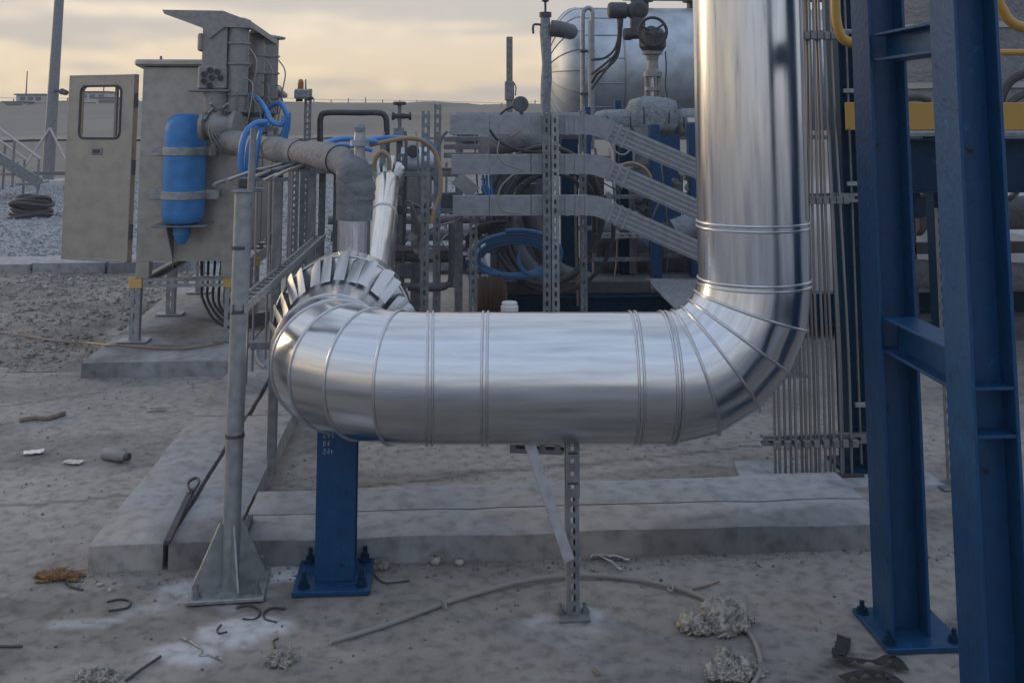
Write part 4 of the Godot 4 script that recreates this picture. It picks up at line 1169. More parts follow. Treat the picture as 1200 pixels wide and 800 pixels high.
# ---------------------------------------------------------------- trays, posts and hoses in the middle
func cable_trays() -> void:
	var D := 6.5
	var gp := "cable trays stacked on the slotted posts"
	var names := ["topmost of three flat grey cable trays, level with the vessel's lower half", "middle one of three stacked grey cable trays, cables looping behind it", "lowest of three stacked grey cable trays, above the blue hose coil"]
	for k in 3:
		var px_y: float = [1.563, 1.319, 1.067][k]
		var hh := 0.122
		var xa := 0.110 + 0.01 * k; var xb := 0.975
		var xc := 2.298
		var yr: float = [1.329, 1.076, 0.825][k]
		var o := Vector3(xa, px_y, -D)
		var t := thing("cable_tray", names[k], "cable tray", o, gp)
		var x1 := 0.353; var x2 := 0.612
		var bounds := [[xa, x1], [x1 + 0.004, x2], [x2 + 0.004, xb]]
		for q in bounds:
			var s := Shape.new()
			s.cube(Vector3(q[0], px_y - hh * 0.5, -D - 0.004), Vector3(q[1], px_y + hh * 0.5, -D), 0.0015)
			s.cube(Vector3(q[0], px_y + hh * 0.5 - 0.004, -D - 0.06), Vector3(q[1], px_y + hh * 0.5, -D - 0.0045), 0.001)
			s.cube(Vector3(q[0], px_y - hh * 0.5, -D - 0.06), Vector3(q[1], px_y - hh * 0.5 + 0.004, -D - 0.0045), 0.001)
			build("straight_cover", s, M.tray, t)
		for b in 4:
			var x := xb - 0.20 + 0.062 * b
			build("joint_strip", Shape.new().cube(Vector3(x - 0.012, px_y - hh * 0.5 - 0.003, -D + 0.001), Vector3(x + 0.012, px_y + hh * 0.5 + 0.003, -D + 0.006), 0.001), M.tray, t)
		# the bend and the sloping length
		var slope := (yr - px_y) / (1.645 - 1.093)
		var p0 := Vector3(xb, px_y, -D); var p1 := Vector3(1.093, px_y - 0.035, -D); var p2 := Vector3(xc, p1.y + slope * (xc - p1.x), -D)
		var bend := Shape.new()
		bend.plate(Transform3D(Basis(), Vector3(0, 0, -D - 0.001)), PackedVector2Array([Vector2(p0.x - 0.003, p0.y - hh * 0.5), Vector2(p0.x - 0.003, p0.y + hh * 0.5), Vector2(p0.x + 0.06, p0.y + hh * 0.5 - 0.005), Vector2(p1.x + 0.03, p1.y + hh * 0.5 + 0.004), Vector2(p1.x, p1.y - hh * 0.5), Vector2(p0.x + 0.04, p0.y - hh * 0.5 - 0.008)]), 0.005)
		build("bend_cover", bend, M.tray, t)
		var along := (p2 - p1).normalized()
		var upn := Vector3(-along.y, along.x, 0)
		var ramp := Shape.new()
		ramp.bar(p1 + along * 0.01, p2, 0.004, hh, upn, 0.001)
		build("sloped_cover", ramp, M.tray, t)
		for i in 4:
			var off := (i - 1.5) * 0.03
			build("cover_rib", Shape.new().bar(p1 + along * 0.02 + upn * off + Vector3(0, 0, 0.004), p2 + upn * off + Vector3(0, 0, 0.004), 0.006, 0.013, upn, 0.002), M.tray, t)
		for i in 3:
			var pp := p1 + along * (0.02 + 0.05 * i)
			build("joint_strip", Shape.new().bar(pp - upn * 0.066 + Vector3(0, 0, 0.008), pp + upn * 0.066 + Vector3(0, 0, 0.008), 0.02, 0.004, Vector3(0, 0, 1), 0.001), M.tray, t)
	var ep := Vector3(2.281, 1.135, -6.580)
	var et := thing("slotted_post", "slotted channel post at the low end of the sloping cable trays", "post", Vector3(ep.x, 0.0, ep.z), "slotted posts in the middle of the yard")
	build("channel", strut(Shape.new(), Vector3(ep.x, 0.008, ep.z), ep, Vector3(0, 0, 1), 0.046, 0.041, 0.055, 0.03), M.galv_dark, et)
	build("base_plate", Shape.new().cube(Vector3(ep.x - 0.07, 0.0, ep.z - 0.09), Vector3(ep.x + 0.07, 0.01, ep.z + 0.05), 0.001), M.galv_dark, et)
	# slotted posts carrying them
	var gl := "slotted posts in the middle of the yard"
	var spots := [[Vector3(0.705, 1.663, -6.440), 0.046, "slotted channel post crossing the middle of the cable trays, plain edge outwards"], [Vector3(0.758, 1.637, -6.440), 0.046, "slotted channel post doubled against the one through the cable trays"], [Vector3(0.263, 1.034, -6.600), 0.05, "plain grey channel post under the open end of the lowest cable tray"], [Vector3(-0.037, 1.645, -6.200), 0.05, "slotted post nearest the riser, tan hose beside it"], [Vector3(0.034, 1.689, -6.500), 0.045, "slotted post just behind the tan hose"], [Vector3(0.176, 1.075, -6.750), 0.05, "grey channel post between the tan hose and the blue hose coil"], [Vector3(0.998, 1.651, -6.900), 0.045, "slim post behind the bend of the cable trays"], [Vector3(-0.220, 1.350, -7.600), 0.05, "slotted post half hidden by the bright silver pipe"]]
	for q in spots:
		var top: Vector3 = q[0]
		var o := Vector3(top.x, 0.0, top.z)
		var t := thing("slotted_post", q[2], "post", o, gl)
		var s := Shape.new()
		strut(s, o + Vector3(0, 0.008, 0), top, Vector3(0, 0, 1), q[1], 0.041, 0.055, 0.03)
		build("channel", s, M.galv_dark if q != spots[1] else M.galv, t)
		build("base_plate", Shape.new().cube(o + Vector3(-0.07, 0.0, -0.09), o + Vector3(0.07, 0.01, 0.05), 0.001), M.galv_dark, t)

func big_hoses() -> void:
	var gp := "dark hoses looped behind the cable trays"
	var c := Vector3(0.794, 0.936, -7.300)
	# tall loops of corrugated hose
	for k in 5:
		var rx: float = [0.40, 0.37, 0.33, 0.30, 0.42][k]; var ry: float = [0.47, 0.45, 0.41, 0.37, 0.43][k]
		var pts := []
		for i in 15:
			var a := -0.6 + (TAU - 0.4) * i / 14.0 + 0.4 * k
			pts.append(c + Vector3(cos(a) * rx + 0.02 * k, sin(a) * ry - 0.03 * k, -0.02 - 0.035 * k + 0.03 * sin(a * 2.0)))
		hose("black_hose", ["outermost black hose loop behind the lowest two cable trays", "black hose loop just inside the outermost one behind the trays", "middle black hose loop hanging behind the slotted post pair", "innermost black hose loop hanging behind the slotted post pair", "low drooping black hose loop behind the slotted post pair"][k], "hose", gp, pts, [0.017, 0.016, 0.020, 0.016, 0.015][k], M.rubber, 7, 10)
	# thick dark lagged bends
	var g2 := "thick lagged pipe bends behind the trays"
	hose("lagged_bend", "thick dark lagged pipe bending down between the lower cable trays", "pipe", g2, [Vector3(0.524, 1.283, -7.700), Vector3(0.512, 1.098, -7.700), Vector3(0.537, 0.840, -7.700), Vector3(0.624, 0.608, -7.700), Vector3(0.749, 0.456, -7.700)], 0.085, M.pipe_dark, 6, 18)
	hose("lagged_bend", "grey lagged pipe elbow showing between the upper two cable trays", "pipe", g2, [Vector3(0.369, 1.398, -7.600), Vector3(0.517, 1.452, -7.600), Vector3(0.677, 1.457, -7.650), Vector3(0.789, 1.394, -7.700), Vector3(0.849, 1.215, -7.800)], 0.105, M.wrap, 6, 18)
	hose("lagged_bend", "dark lagged pipe curving beside the thickest hose loop", "pipe", g2, [Vector3(0.731, 1.116, -7.900), Vector3(0.743, 0.895, -7.900), Vector3(0.820, 0.643, -7.900), Vector3(0.954, 0.467, -7.900), Vector3(1.178, 0.390, -7.900)], 0.07, M.pipe_dark, 6, 18)
	# blue hose coil
	var g3 := "blue hose coil on the skid edge"
	var b := Vector3(0.551, 0.682, -7.000)
	for k in 5:
		var pts := []
		for i in 13:
			var a := -2.6 + 0.2 * k + (5.6 - 0.5 * k) * i / 12.0 * (1.0 if k % 2 == 0 else -1.0)
			pts.append(b + Vector3(cos(a) * (0.22 + 0.02 * k), sin(a) * (0.11 + 0.012 * k) + 0.01 * k, 0.02 * k + 0.05 * sin(a)))
		hose("blue_hose", ["outer turn of the dusty blue hose coil under the lowest tray", "second turn of the dusty blue hose coil under the lowest tray", "third turn of the dusty blue hose coil under the lowest tray", "inner turn of the dusty blue hose coil under the lowest tray", "loose turn lying across the dusty blue hose coil"][k], "hose", g3, pts, 0.014, M.hose_teal, 6, 9)
	hose("blue_hose", "dusty blue hose stretching level from the coil behind the slotted posts", "hose", g3, [Vector3(0.463, 0.586, -6.950), Vector3(0.586, 0.579, -6.950), Vector3(0.732, 0.581, -7.000), Vector3(0.845, 0.563, -7.000)], 0.016, M.hose_teal)
	hose("blue_hose", "dusty blue hose dropping steeply into the coil", "hose", g3, [Vector3(0.580, 0.738, -6.950), Vector3(0.575, 0.661, -6.950), Vector3(0.631, 0.595, -6.950), Vector3(0.760, 0.564, -7.000)], 0.016, M.hose_teal)
	# thin cables
	var g4 := "thin cables hanging round the trays"
	hose("thin_cable", "thin pale cable hanging in a loop in front of the lowest tray", "cable", g4, [Vector3(0.554, 1.293, -6.440), Vector3(0.480, 1.247, -6.430), Vector3(0.417, 1.176, -6.430), Vector3(0.407, 1.089, -6.430), Vector3(0.449, 1.037, -6.430), Vector3(0.543, 1.031, -6.440)], 0.006, M.hose_grey)
	hose("thin_cable", "thin pale cable curling down across the middle tray", "cable", g4, [Vector3(0.412, 1.465, -6.440), Vector3(0.401, 1.397, -6.430), Vector3(0.427, 1.340, -6.430), Vector3(0.490, 1.309, -6.430), Vector3(0.559, 1.288, -6.440)], 0.005, M.hose_grey)
	hose("thin_cable", "black cable sagging between the upper two cable trays", "cable", g4, [Vector3(0.355, 1.532, -6.460), Vector3(0.405, 1.469, -6.500), Vector3(0.496, 1.421, -6.500), Vector3(0.628, 1.395, -6.500), Vector3(0.735, 1.394, -6.500)], 0.008, M.rubber)
	hose("thin_cable", "thin yellowish cable end sticking out below the topmost tray", "cable", g4, [Vector3(0.482, 1.490, -6.460), Vector3(0.513, 1.506, -6.450), Vector3(0.544, 1.532, -6.440)], 0.006, M.hose_tan)
	for k in 7:
		hose("black_cable", ["lowest", "second lowest", "third lowest", "middle", "third highest", "second highest", "highest"][k] + " of the black cables drooping in a bunch beside the plain post", "cable", "bunch of black cables beside the plain post", [Vector3(0.233, 0.734, -7.100) + Vector3(0, 0.012 * k, 0), Vector3(0.289, 0.800, -7.100) + Vector3(0.01, 0.016 * k, 0.02 * k), Vector3(0.369, 0.844, -7.100) + Vector3(0.02 * k, 0.012 * k, 0), Vector3(0.450, 0.799, -7.100) + Vector3(0.012 * k, 0.01 * k, 0), Vector3(0.427, 0.709, -7.100) + Vector3(0.01 * k, 0, 0)], 0.007, M.rubber, 6, 7)
	for k in 3:
		hose("blue_hose", ["first", "middle", "last"][k] + " of three short blue hoses below the middle tray, counted from the tan hose", "hose", "short blue hoses below the middle tray", [Vector3(0.321, 1.249, -6.600) + Vector3(0.022 * k, 0, 0), Vector3(0.326, 1.181, -6.600) + Vector3(0.022 * k, 0, 0), Vector3(0.343, 1.123, -6.600) + Vector3(0.018 * k, 0, 0)], 0.008, M.hose_blue, 5, 8)
	hose("bent_pipe", "dark bent pipe ending low between the slotted posts", "pipe", "", [Vector3(-0.136, 0.598, -6.400), Vector3(0.027, 0.591, -6.400), Vector3(0.098, 0.610, -6.400), Vector3(0.123, 0.669, -6.400), Vector3(0.122, 0.971, -6.400)], 0.019, M.dark, 6, 12)
	hose("level_pipe", "thick dark level pipe crossing low behind the slotted posts", "pipe", "", [Vector3(-0.253, 0.673, -7.400), Vector3(-0.030, 0.665, -7.400), Vector3(0.207, 0.662, -7.400)], 0.055, M.pipe_dark, 3, 16)

# ---------------------------------------------------------------- clad vessel, its valves and skid
func vessel() -> void:
	var zc := -11.6
	var xa := 1.613
	var yc := 2.105
	var r := 0.74
	var xb := xa + 5.4
	var o := Vector3(xa, 0.42, zc)
	var t := thing("clad_vessel", "big horizontal vessel clad in dull blue-grey sheet metal with a dished end", "vessel", o)
	var ax := Vector3.RIGHT
	# shell courses
	var cuts := [0.0, 0.42, 1.35, 2.3, 3.25, 4.2, 5.4]
	for k in 6:
		var c0 := Vector3(xa + cuts[k], yc, zc); var c1 := Vector3(xa + cuts[k + 1], yc, zc)
		build("shell_course", jacket(c0, ax, c1, ax, r, r, 50.0 + k, 64), M.vessel, t)
		if k > 0:
			var s := Shape.new()
			bead(s, c0, ax, ax, r, 0.010)
			build("course_band", s, M.vessel_band, t)
	# horizontal lap seams on the first course
	for k in 9:
		var a := -0.9 + 0.36 * k
		var q := Vector3(0, sin(a), cos(a)) * (r + 0.002)
		build("lap_seam", Shape.new().rod(Vector3(xa + 0.01, yc, zc) + q, Vector3(xa + cuts[1] - 0.01, yc, zc) + q, 0.006, 0.006, 6), M.vessel_band, t)
	# dished end made of radial gores
	var prof := []
	for k in 9:
		var a := PI / 2 * k / 8.0
		prof.append(Vector2(max(r * cos(a), 0.13), 0.36 * sin(a)))
	for g in 20:
		var a0 := TAU * g / 20.0; var a1 := TAU * (g + 1) / 20.0
		var rows := []
		for p in prof:
			var row := PackedVector3Array()
			for i in 4:
				var a: float = lerp(a0, a1, i / 3.0)
				row.append(Vector3(xa - p.y, yc + sin(a) * p.x, zc + cos(a) * p.x))
			rows.append(row)
		build("end_gore", Shape.new().skin(rows, false), M.vessel, t)
		var rib := []
		for p in prof: rib.append(Vector3(xa - p.y - 0.003, yc + sin(a0) * p.x, zc + cos(a0) * p.x))
		build("gore_seam", Shape.new().tube(rib, 0.007, 6), M.vessel_band, t)
	build("end_cap", Shape.new().lathe(Vector3(xa - 0.355, yc, zc), Vector3(-1, 0, 0), [Vector2(0.16, 0), Vector2(0.15, 0.012), Vector2(0.02, 0.02)], 24), M.vessel, t)
	for x in [xa + 0.9, xa + 4.3]:
		build("saddle", Shape.new().cube(Vector3(x - 0.12, 0.42, zc - 0.6), Vector3(x + 0.12, yc - r * 0.7, zc + 0.6), 0.005), M.blue, t)
	# fittings along the top
	for x in [0.75, 1.35, 2.0]:
		build("nozzle", Shape.new().lathe(Vector3(xa + x, yc + r - 0.03, zc), Vector3.UP, [Vector2(0.08, 0), Vector2(0.08, 0.1), Vector2(0.13, 0.105), Vector2(0.13, 0.15), Vector2(0.06, 0.16), Vector2(0.05, 0.26)], 16), M.dark, t)
	build("top_rail", Shape.new().bar(Vector3(xa + 0.5, yc + r + 0.09, zc + 0.2), Vector3(xa + 5.0, yc + r + 0.09, zc + 0.2), 0.05, 0.05), M.dark, t)
	# pin welded on the shell
	build("name_plate_stub", Shape.new().cube(Vector3(xa + 1.24, yc + 0.30, zc + r * 0.90), Vector3(xa + 1.38, yc + 0.33, zc + r + 0.04), 0.003), M.vessel_band, t)
	# wrapped vent beside it
	var vx := 1.136
	var v := thing("wrapped_vent_pipe", "upright vent pipe wrapped in grey cloth with a short arm to the vessel", "pipe", Vector3(vx, 0.4, -10.4))
	var path := []
	var rad := []
	for k in 15:
		path.append(Vector3(vx + 0.008 * sin(k * 1.3), 0.42 + k * (2.618 - 0.42) / 14.0, -10.4))
		rad.append(0.052 + 0.005 * sin(k * 2.1))
	build("cloth_wrap", Shape.new().tube(path, rad, 18), M.blanket, v)
	build("flange", Shape.new().rod(path[-1], path[-1] + Vector3(0, 0.05, 0), 0.062, 0.062, 16), M.dark, v)
	build("top_valve", Shape.new().lathe(path[-1] + Vector3(0, 0.05, 0), Vector3.UP, [Vector2(0.012, 0), Vector2(0.012, 0.1), Vector2(0.035, 0.11), Vector2(0.045, 0.17), Vector2(0.03, 0.23), Vector2(0.015, 0.3)], 12), M.dark, v)
	build("side_handle", Shape.new().run([path[-1] + Vector3(-0.03, -0.08, 0), path[-1] + Vector3(-0.12, -0.08, 0.02), path[-1] + Vector3(-0.125, -0.17, 0.02)], 0.012, 8, 4), M.dark, v)
	build("arm", Shape.new().tube(Shape.curve([Vector3(1.190, 2.506, -10.400), Vector3(1.282, 2.502, -10.450), Vector3(1.447, 2.515, -10.900)], 5), 0.085, 16), M.pipe_dark, v)
	var cd := thing("conduit_pair", "pair of upright grey conduits, one hooked at its top, before the vessel's dished end", "conduit", Vector3(1.471, 1.431, -9.900))
	build("hooked_conduit", Shape.new().run([Vector3(1.429, 1.310, -9.900), Vector3(1.434, 1.998, -9.900), Vector3(1.439, 2.572, -9.900), Vector3(1.456, 2.638, -9.900), Vector3(1.498, 2.663, -9.900), Vector3(1.531, 2.630, -9.900), Vector3(1.530, 2.539, -9.900)], 0.022, 10, 6), M.galv, cd)
	build("conduit", Shape.new().rod(Vector3(1.503, 1.312, -9.850), Vector3(1.514, 2.535, -9.850), 0.032, 0.032, 12), M.tray, cd)
	for yy in [Vector3(1.478, 2.243, -9.900), Vector3(1.474, 1.835, -9.900)]:
		build("clip", Shape.new().cube(yy + Vector3(-0.07, -0.012, -0.03), yy + Vector3(0.07, 0.012, 0.045), 0.003), M.dark, cd)
	hose("vessel_cable", "black cable arching across the vessel's first course to the conduits", "cable", "", [Vector3(1.712, 2.368, -9.400), Vector3(1.688, 2.202, -9.500), Vector3(1.624, 2.081, -9.600), Vector3(1.543, 2.022, -9.700), Vector3(1.509, 1.945, -9.800)], 0.014, M.rubber, 6, 8)
	hose("vessel_cable", "thin cable hanging down the vessel's blue-grey flank", "cable", "", [Vector3(2.174, 2.227, -9.600), Vector3(2.179, 2.067, -9.600), Vector3(2.169, 1.908, -9.600), Vector3(2.190, 1.766, -9.600)], 0.007, M.dark, 5, 7)
	# dark stanchion with round dial near it
	var g := thing("dial_gauge", "round dark gauge on a bent stalk above the topmost cable tray", "gauge", Vector3(0.698, 1.523, -8.600))
	build("dial", Shape.new().lathe(Vector3(0.726, 1.719, -8.600) - Vector3(0, 0, 0.04), Vector3(0, 0, 1), [Vector2(0.062, 0), Vector2(0.066, 0.01), Vector2(0.066, 0.06), Vector2(0.05, 0.064)], 22), M.pipe_dark, g)
	build("stalk", Shape.new().run([Vector3(0.733, 1.663, -8.600), Vector3(0.733, 1.558, -8.600), Vector3(0.719, 1.419, -8.600)], 0.016, 8, 4), M.dark, g)
	build("lead", Shape.new().run([Vector3(0.684, 1.705, -8.600), Vector3(0.599, 1.670, -8.600), Vector3(0.543, 1.607, -8.600), Vector3(0.536, 1.523, -8.600)], 0.010, 8, 4), M.rubber, g)
	var p := Vector3(0.708, 1.514, -9.600)
	var pole := thing("sleeved_pole", "plain grey pole with a clamped sleeve standing above the trays", "post", Vector3(p.x, 0.0, p.z))
	build("pole", Shape.new().cube(Vector3(p.x - 0.028, 0.0, p.z - 0.028), Vector3(p.x + 0.028, 2.354, p.z + 0.028), 0.004), M.galv_dark, pole)
	build("sleeve", Shape.new().cube(Vector3(p.x - 0.042, 1.764, p.z - 0.04), Vector3(p.x + 0.042, 1.944, p.z + 0.04), 0.008), M.galv_dark, pole)
	build("clamp_handle", Shape.new().run([Vector3(p.x + 0.042, 1.928, p.z), Vector3(p.x + 0.06, 1.889, p.z), Vector3(p.x + 0.055, 1.811, p.z)], 0.006, 6, 4), M.dark, pole)

func wheel_valve() -> void:
	var o := Vector3(1.950, 1.592, -9.200)
	var t := thing("handwheel_valve", "gate valve with a black handwheel and gearbox before the vessel", "valve", o)
	var z := o.z
	build("yoke", Shape.new().lathe(Vector3(1.962, 1.850, -9.200), Vector3.UP, [Vector2(0.075, 0), Vector2(0.075, 0.03), Vector2(0.03, 0.035)], 16), M.actuator, t)
	for x in [-0.055, 0.055]:
		build("yoke_leg", Shape.new().rod(Vector3(1.960, 1.744, -9.200) + Vector3(x, -0.02, 0), Vector3(1.964, 2.002, -9.200) + Vector3(x, 0, 0), 0.018, 0.018, 10), M.actuator, t)
	build("stem", Shape.new().rod(Vector3(1.960, 1.759, -9.200), Vector3(1.967, 2.200, -9.200), 0.022, 0.022, 12), M.steel, t)
	build("yoke_top", Shape.new().lathe(Vector3(1.964, 1.994, -9.200), Vector3.UP, [Vector2(0.085, -0.02), Vector2(0.085, 0.02), Vector2(0.055, 0.05), Vector2(0.05, 0.12), Vector2(0.06, 0.17), Vector2(0.09, 0.18), Vector2(0.09, 0.21)], 18), M.actuator, t)
	build("gearbox", Shape.new().lathe(Vector3(1.967, 2.200, -9.200), Vector3.UP, [Vector2(0.09, 0), Vector2(0.12, 0.04), Vector2(0.12, 0.16), Vector2(0.09, 0.2), Vector2(0.05, 0.215)], 20), M.dark, t)
	var c := Vector3(1.938, 2.364, -9.050)
	var w := []
	for k in 32: w.append(c + Vector3(cos(TAU * k / 32) * 0.125, sin(TAU * k / 32) * 0.125, 0))
	var wh := build("handwheel", Shape.new().tube(w, 0.014, 10, true), M.rubber, t)
	for k in 3:
		var a := TAU * k / 3 + 0.6
		build("spoke", Shape.new().rod(c, c + Vector3(cos(a), sin(a), 0) * 0.122, 0.011, 0.009, 8), M.rubber, wh)
	build("hub", Shape.new().lathe(c - Vector3(0, 0, 0.14), Vector3(0, 0, 1), [Vector2(0.06, 0), Vector2(0.06, 0.08), Vector2(0.03, 0.1), Vector2(0.03, 0.17)], 14), M.dark, t)
	# electric actuator beside
	var m := thing("electric_actuator", "dark electric valve actuator with cables beside the handwheel", "actuator", Vector3(1.757, 2.438, -9.300))
	build("motor", Shape.new().lathe(Vector3(1.586, 2.577, -9.300), Vector3(1, 0, 0), [Vector2(0.06, 0), Vector2(0.075, 0.02), Vector2(0.075, 0.16), Vector2(0.06, 0.17), Vector2(0.06, 0.24)], 18), M.dark, m)
	build("gear_case", Shape.new().lathe(Vector3(1.853, 2.579, -9.300) - Vector3(0, 0, 0.1), Vector3(0, 0, 1), [Vector2(0.08, 0), Vector2(0.09, 0.03), Vector2(0.09, 0.17), Vector2(0.06, 0.19)], 20), M.dark, m)
	build("window", Shape.new().lathe(Vector3(1.853, 2.579, -9.300) + Vector3(0, 0, 0.088), Vector3(0, 0, 1), [Vector2(0.05, 0), Vector2(0.05, 0.012), Vector2(0.036, 0.014)], 18), M.rubber, m)
	build("body", Shape.new().cube(Vector3(1.788, 2.318, -9.350), Vector3(1.910, 2.523, -9.200), 0.03), M.dark, m)
	build("side_cover", Shape.new().lathe(Vector3(1.721, 2.359, -9.280), Vector3(1, 0, 0), [Vector2(0.045, 0), Vector2(0.055, 0.01), Vector2(0.055, 0.06), Vector2(0.04, 0.1)], 16), M.dark, m)
	for k in 3:
		build("cable", Shape.new().run([Vector3(1.672, 2.531, -9.300) + Vector3(0.012 * k, 0, 0), Vector3(1.678, 2.360, -9.300) + Vector3(0.01 * k, 0, 0), Vector3(1.637, 2.221, -9.300) + Vector3(0.014 * k, -0.03 * k, 0), Vector3(1.543, 2.143, -9.300) + Vector3(0.01 * k, -0.05 * k, 0), Vector3(1.426, 2.127, -9.300) + Vector3(0, -0.13 * k, 0)], 0.011, 8, 6), M.rubber, m)
	build("gland", Shape.new().rod(Vector3(1.695, 2.500, -9.300), Vector3(1.694, 2.422, -9.300), 0.03, 0.022, 10), M.dark, m)
	# insulation blankets
	var gp := "insulation blankets laced round the valves"
	var blobs := [["grey insulation blanket laced over the valve body below the handwheel", 764, 133, 9.1, 0.22, 0.17, 0.2], ["pale grey blanket on the pipe beside the handwheel valve", 724, 140, 9.15, 0.20, 0.11, 0.16], ["grey blanket bundle with a white tag against the silver riser", 806, 141, 9.15, 0.17, 0.12, 0.16]]
	for q in blobs:
		var cc: Vector3 = {"764": Vector3(1.929, 1.622, -9.100), "724": Vector3(1.619, 1.570, -9.150), "806": Vector3(2.276, 1.570, -9.150)}[str(q[1])]
		var rows := []
		for j in 15:
			var v := PI * j / 14.0
			var row := PackedVector3Array()
			for i in 26:
				var u := TAU * i / 26
				var d := Vector3(sin(v) * cos(u), cos(v), sin(v) * sin(u))
				var sq := Vector3(sign(d.x) * pow(absf(d.x), 0.55), sign(d.y) * pow(absf(d.y), 0.6), sign(d.z) * pow(absf(d.z), 0.6))
				var k := 1.0 + 0.10 * nb.get_noise_3d(d.x * 40.0 + q[1], d.y * 40.0, d.z * 40.0) + 0.05 * nc.get_noise_3d(d.x * 60.0, d.y * 60.0, d.z * 60.0 + q[1])
				row.append(cc + Vector3(sq.x * q[4], sq.y * q[5], sq.z * q[6]) * k)
			rows.append(row)
		var b := thing("insulation_blanket", q[0], "insulation", cc, gp)
		build("padding", Shape.new().skin(rows), M.blanket, b)
		for s in [-0.5, 0.5]:
			var lace := []
			for i in 20:
				var a := TAU * i / 20
				lace.append(cc + Vector3(s * q[4], cos(a) * q[5] * 1.03, sin(a) * q[6] * 1.03))
			build("lacing", Shape.new().tube(lace, 0.006, 6, true), M.dark, b)
		if q[1] == 806:
			build("tag", Shape.new().cube(cc + Vector3(-0.06, 0.0, q[6] + 0.02), cc + Vector3(0.02, 0.04, q[6] + 0.025)), M.white, b)

func skid() -> void:
	var z := -7.75
	var x0 := 0.380
	var yt := 0.316
	var t := thing("equipment_skid", "low blue steel skid base carrying the vessel and its pipework", "skid", Vector3(x0 + 2.5, 0.0, -10.0))
	build("edge_beam", h_beam(Shape.new(), Vector3(x0, yt - 0.12, z), Vector3(x0 + 6.2, yt - 0.12, z), 0.14, 0.24, Vector3.UP), M.blue_dark, t)
	build("side_beam", h_beam(Shape.new(), Vector3(x0 + 0.05, yt - 0.12, z - 0.1), Vector3(x0 + 0.05, yt - 0.12, z - 5.2), 0.14, 0.24, Vector3.UP), M.blue_dark, t)
	build("deck_plate", Shape.new().cube(Vector3(x0 + 0.02, yt - 0.02, z - 5.2), Vector3(x0 + 6.2, yt - 0.004, z - 0.08), 0.002), M.galv_dark, t)
	build("kick_beam", Shape.new().cube(Vector3(x0 + 0.02, yt + 0.005, z - 0.09), Vector3(1.622, 0.412, z - 0.02), 0.004), M.dark, t)
	# sloping step plate
	build("ramp_plate", Shape.new().sheet([PackedVector3Array([Vector3(1.624, 0.389, -8.000), Vector3(2.112, 0.370, -8.000)]), PackedVector3Array([Vector3(1.694, 0.270, -7.100), Vector3(2.057, 0.264, -7.100)])], 0.008), M.galv, t)
	for p in [Vector3(1.703, 0.251, -7.140), Vector3(2.051, 0.246, -7.140)]:
		build("ramp_leg", Shape.new().cube(Vector3(p.x - 0.02, 0.0, p.z - 0.02), Vector3(p.x + 0.02, p.y, p.z + 0.02), 0.002), M.galv_dark, t)
	# blue uprights
	for q in [[Vector3(1.797, 1.305, -8.400), 0.075], [Vector3(1.075, 1.195, -8.200), 0.13], [Vector3(1.308, 1.450, -8.800), 0.05], [Vector3(1.633, 1.263, -8.800), 0.11], [Vector3(2.163, 1.311, -8.600), 0.08], [Vector3(1.678, 1.516, -9.400), 0.06]]:
		var o: Vector3 = q[0]
		build("upright", Shape.new().cube(Vector3(o.x - q[1] * 0.5, yt - 0.01, o.z - 0.05), Vector3(o.x + q[1] * 0.5, o.y + 0.25, o.z + 0.05), 0.004), M.blue if q[1] < 0.09 else M.blue_dark, t)
	# pipework and vessels under the trays
	var gp := "pipes and pots on the skid below the trays"
	hose("skid_pipe", "fat dark pipe lying level on the skid under the sloping trays", "pipe", gp, [Vector3(1.454, 0.434, -9.000), Vector3(1.860, 0.430, -9.000), Vector3(2.381, 0.425, -9.000)], 0.17, M.pipe_dark, 3, 22)
	hose("skid_pipe", "grey pipe elbow turning up beside the blue upright", "pipe", gp, [Vector3(1.387, 0.656, -8.800), Vector3(1.641, 0.696, -8.800), Vector3(1.766, 0.808, -8.800), Vector3(1.798, 1.056, -8.800), Vector3(1.813, 1.521, -8.800)], 0.10, M.wrap, 6, 18)
	hose("skid_pipe", "pale ribbed pipe end poking out against the silver riser", "pipe", gp, [Vector3(1.924, 0.705, -8.300), Vector3(2.035, 0.744, -8.300), Vector3(2.202, 0.796, -8.300)], 0.10, M.blanket, 4, 18)
	hose("skid_pipe", "dark pipe leg standing behind the doubled slotted post", "pipe", gp, [Vector3(1.408, 1.159, -8.900), Vector3(1.405, 0.802, -8.900), Vector3(1.414, 0.236, -8.900)], 0.06, M.pipe_dark, 3, 16)
	hose("skid_pipe", "long dark header pipe lying deeper on the skid", "pipe", gp, [Vector3(1.462, 0.192, -9.800), Vector3(2.023, 0.186, -9.800), Vector3(2.834, 0.177, -9.800)], 0.12, M.pipe_dark, 3, 18)
	hose("copper_line", "thin coppery line standing on the skid beside the doubled post", "pipe", "", [Vector3(1.039, 1.194, -7.600), Vector3(1.042, 0.738, -7.600), Vector3(1.052, 0.270, -7.600)], 0.010, M.wood, 4, 8)
	hose("thin_line", "thin galvanised line standing on the skid beside the coppery one", "pipe", "", [Vector3(1.096, 1.193, -7.600), Vector3(1.092, 0.737, -7.600), Vector3(1.094, 0.245, -7.600)], 0.009, M.galv, 4, 8)
	hose("skid_cable", "tan cable bundle arching over the middle sloping tray", "cable", "", [Vector3(1.411, 1.229, -8.000), Vector3(1.531, 1.261, -8.000), Vector3(1.630, 1.222, -8.000), Vector3(1.682, 1.150, -8.000)], 0.014, M.hose_tan, 6, 8)
	hose("skid_cable", "thin grey cable loop hanging under the topmost sloping tray", "cable", "", [Vector3(1.344, 1.439, -7.900), Vector3(1.395, 1.349, -7.900), Vector3(1.460, 1.330, -7.900), Vector3(1.526, 1.374, -7.900), Vector3(1.531, 1.259, -7.900)], 0.007, M.hose_grey, 6, 8)
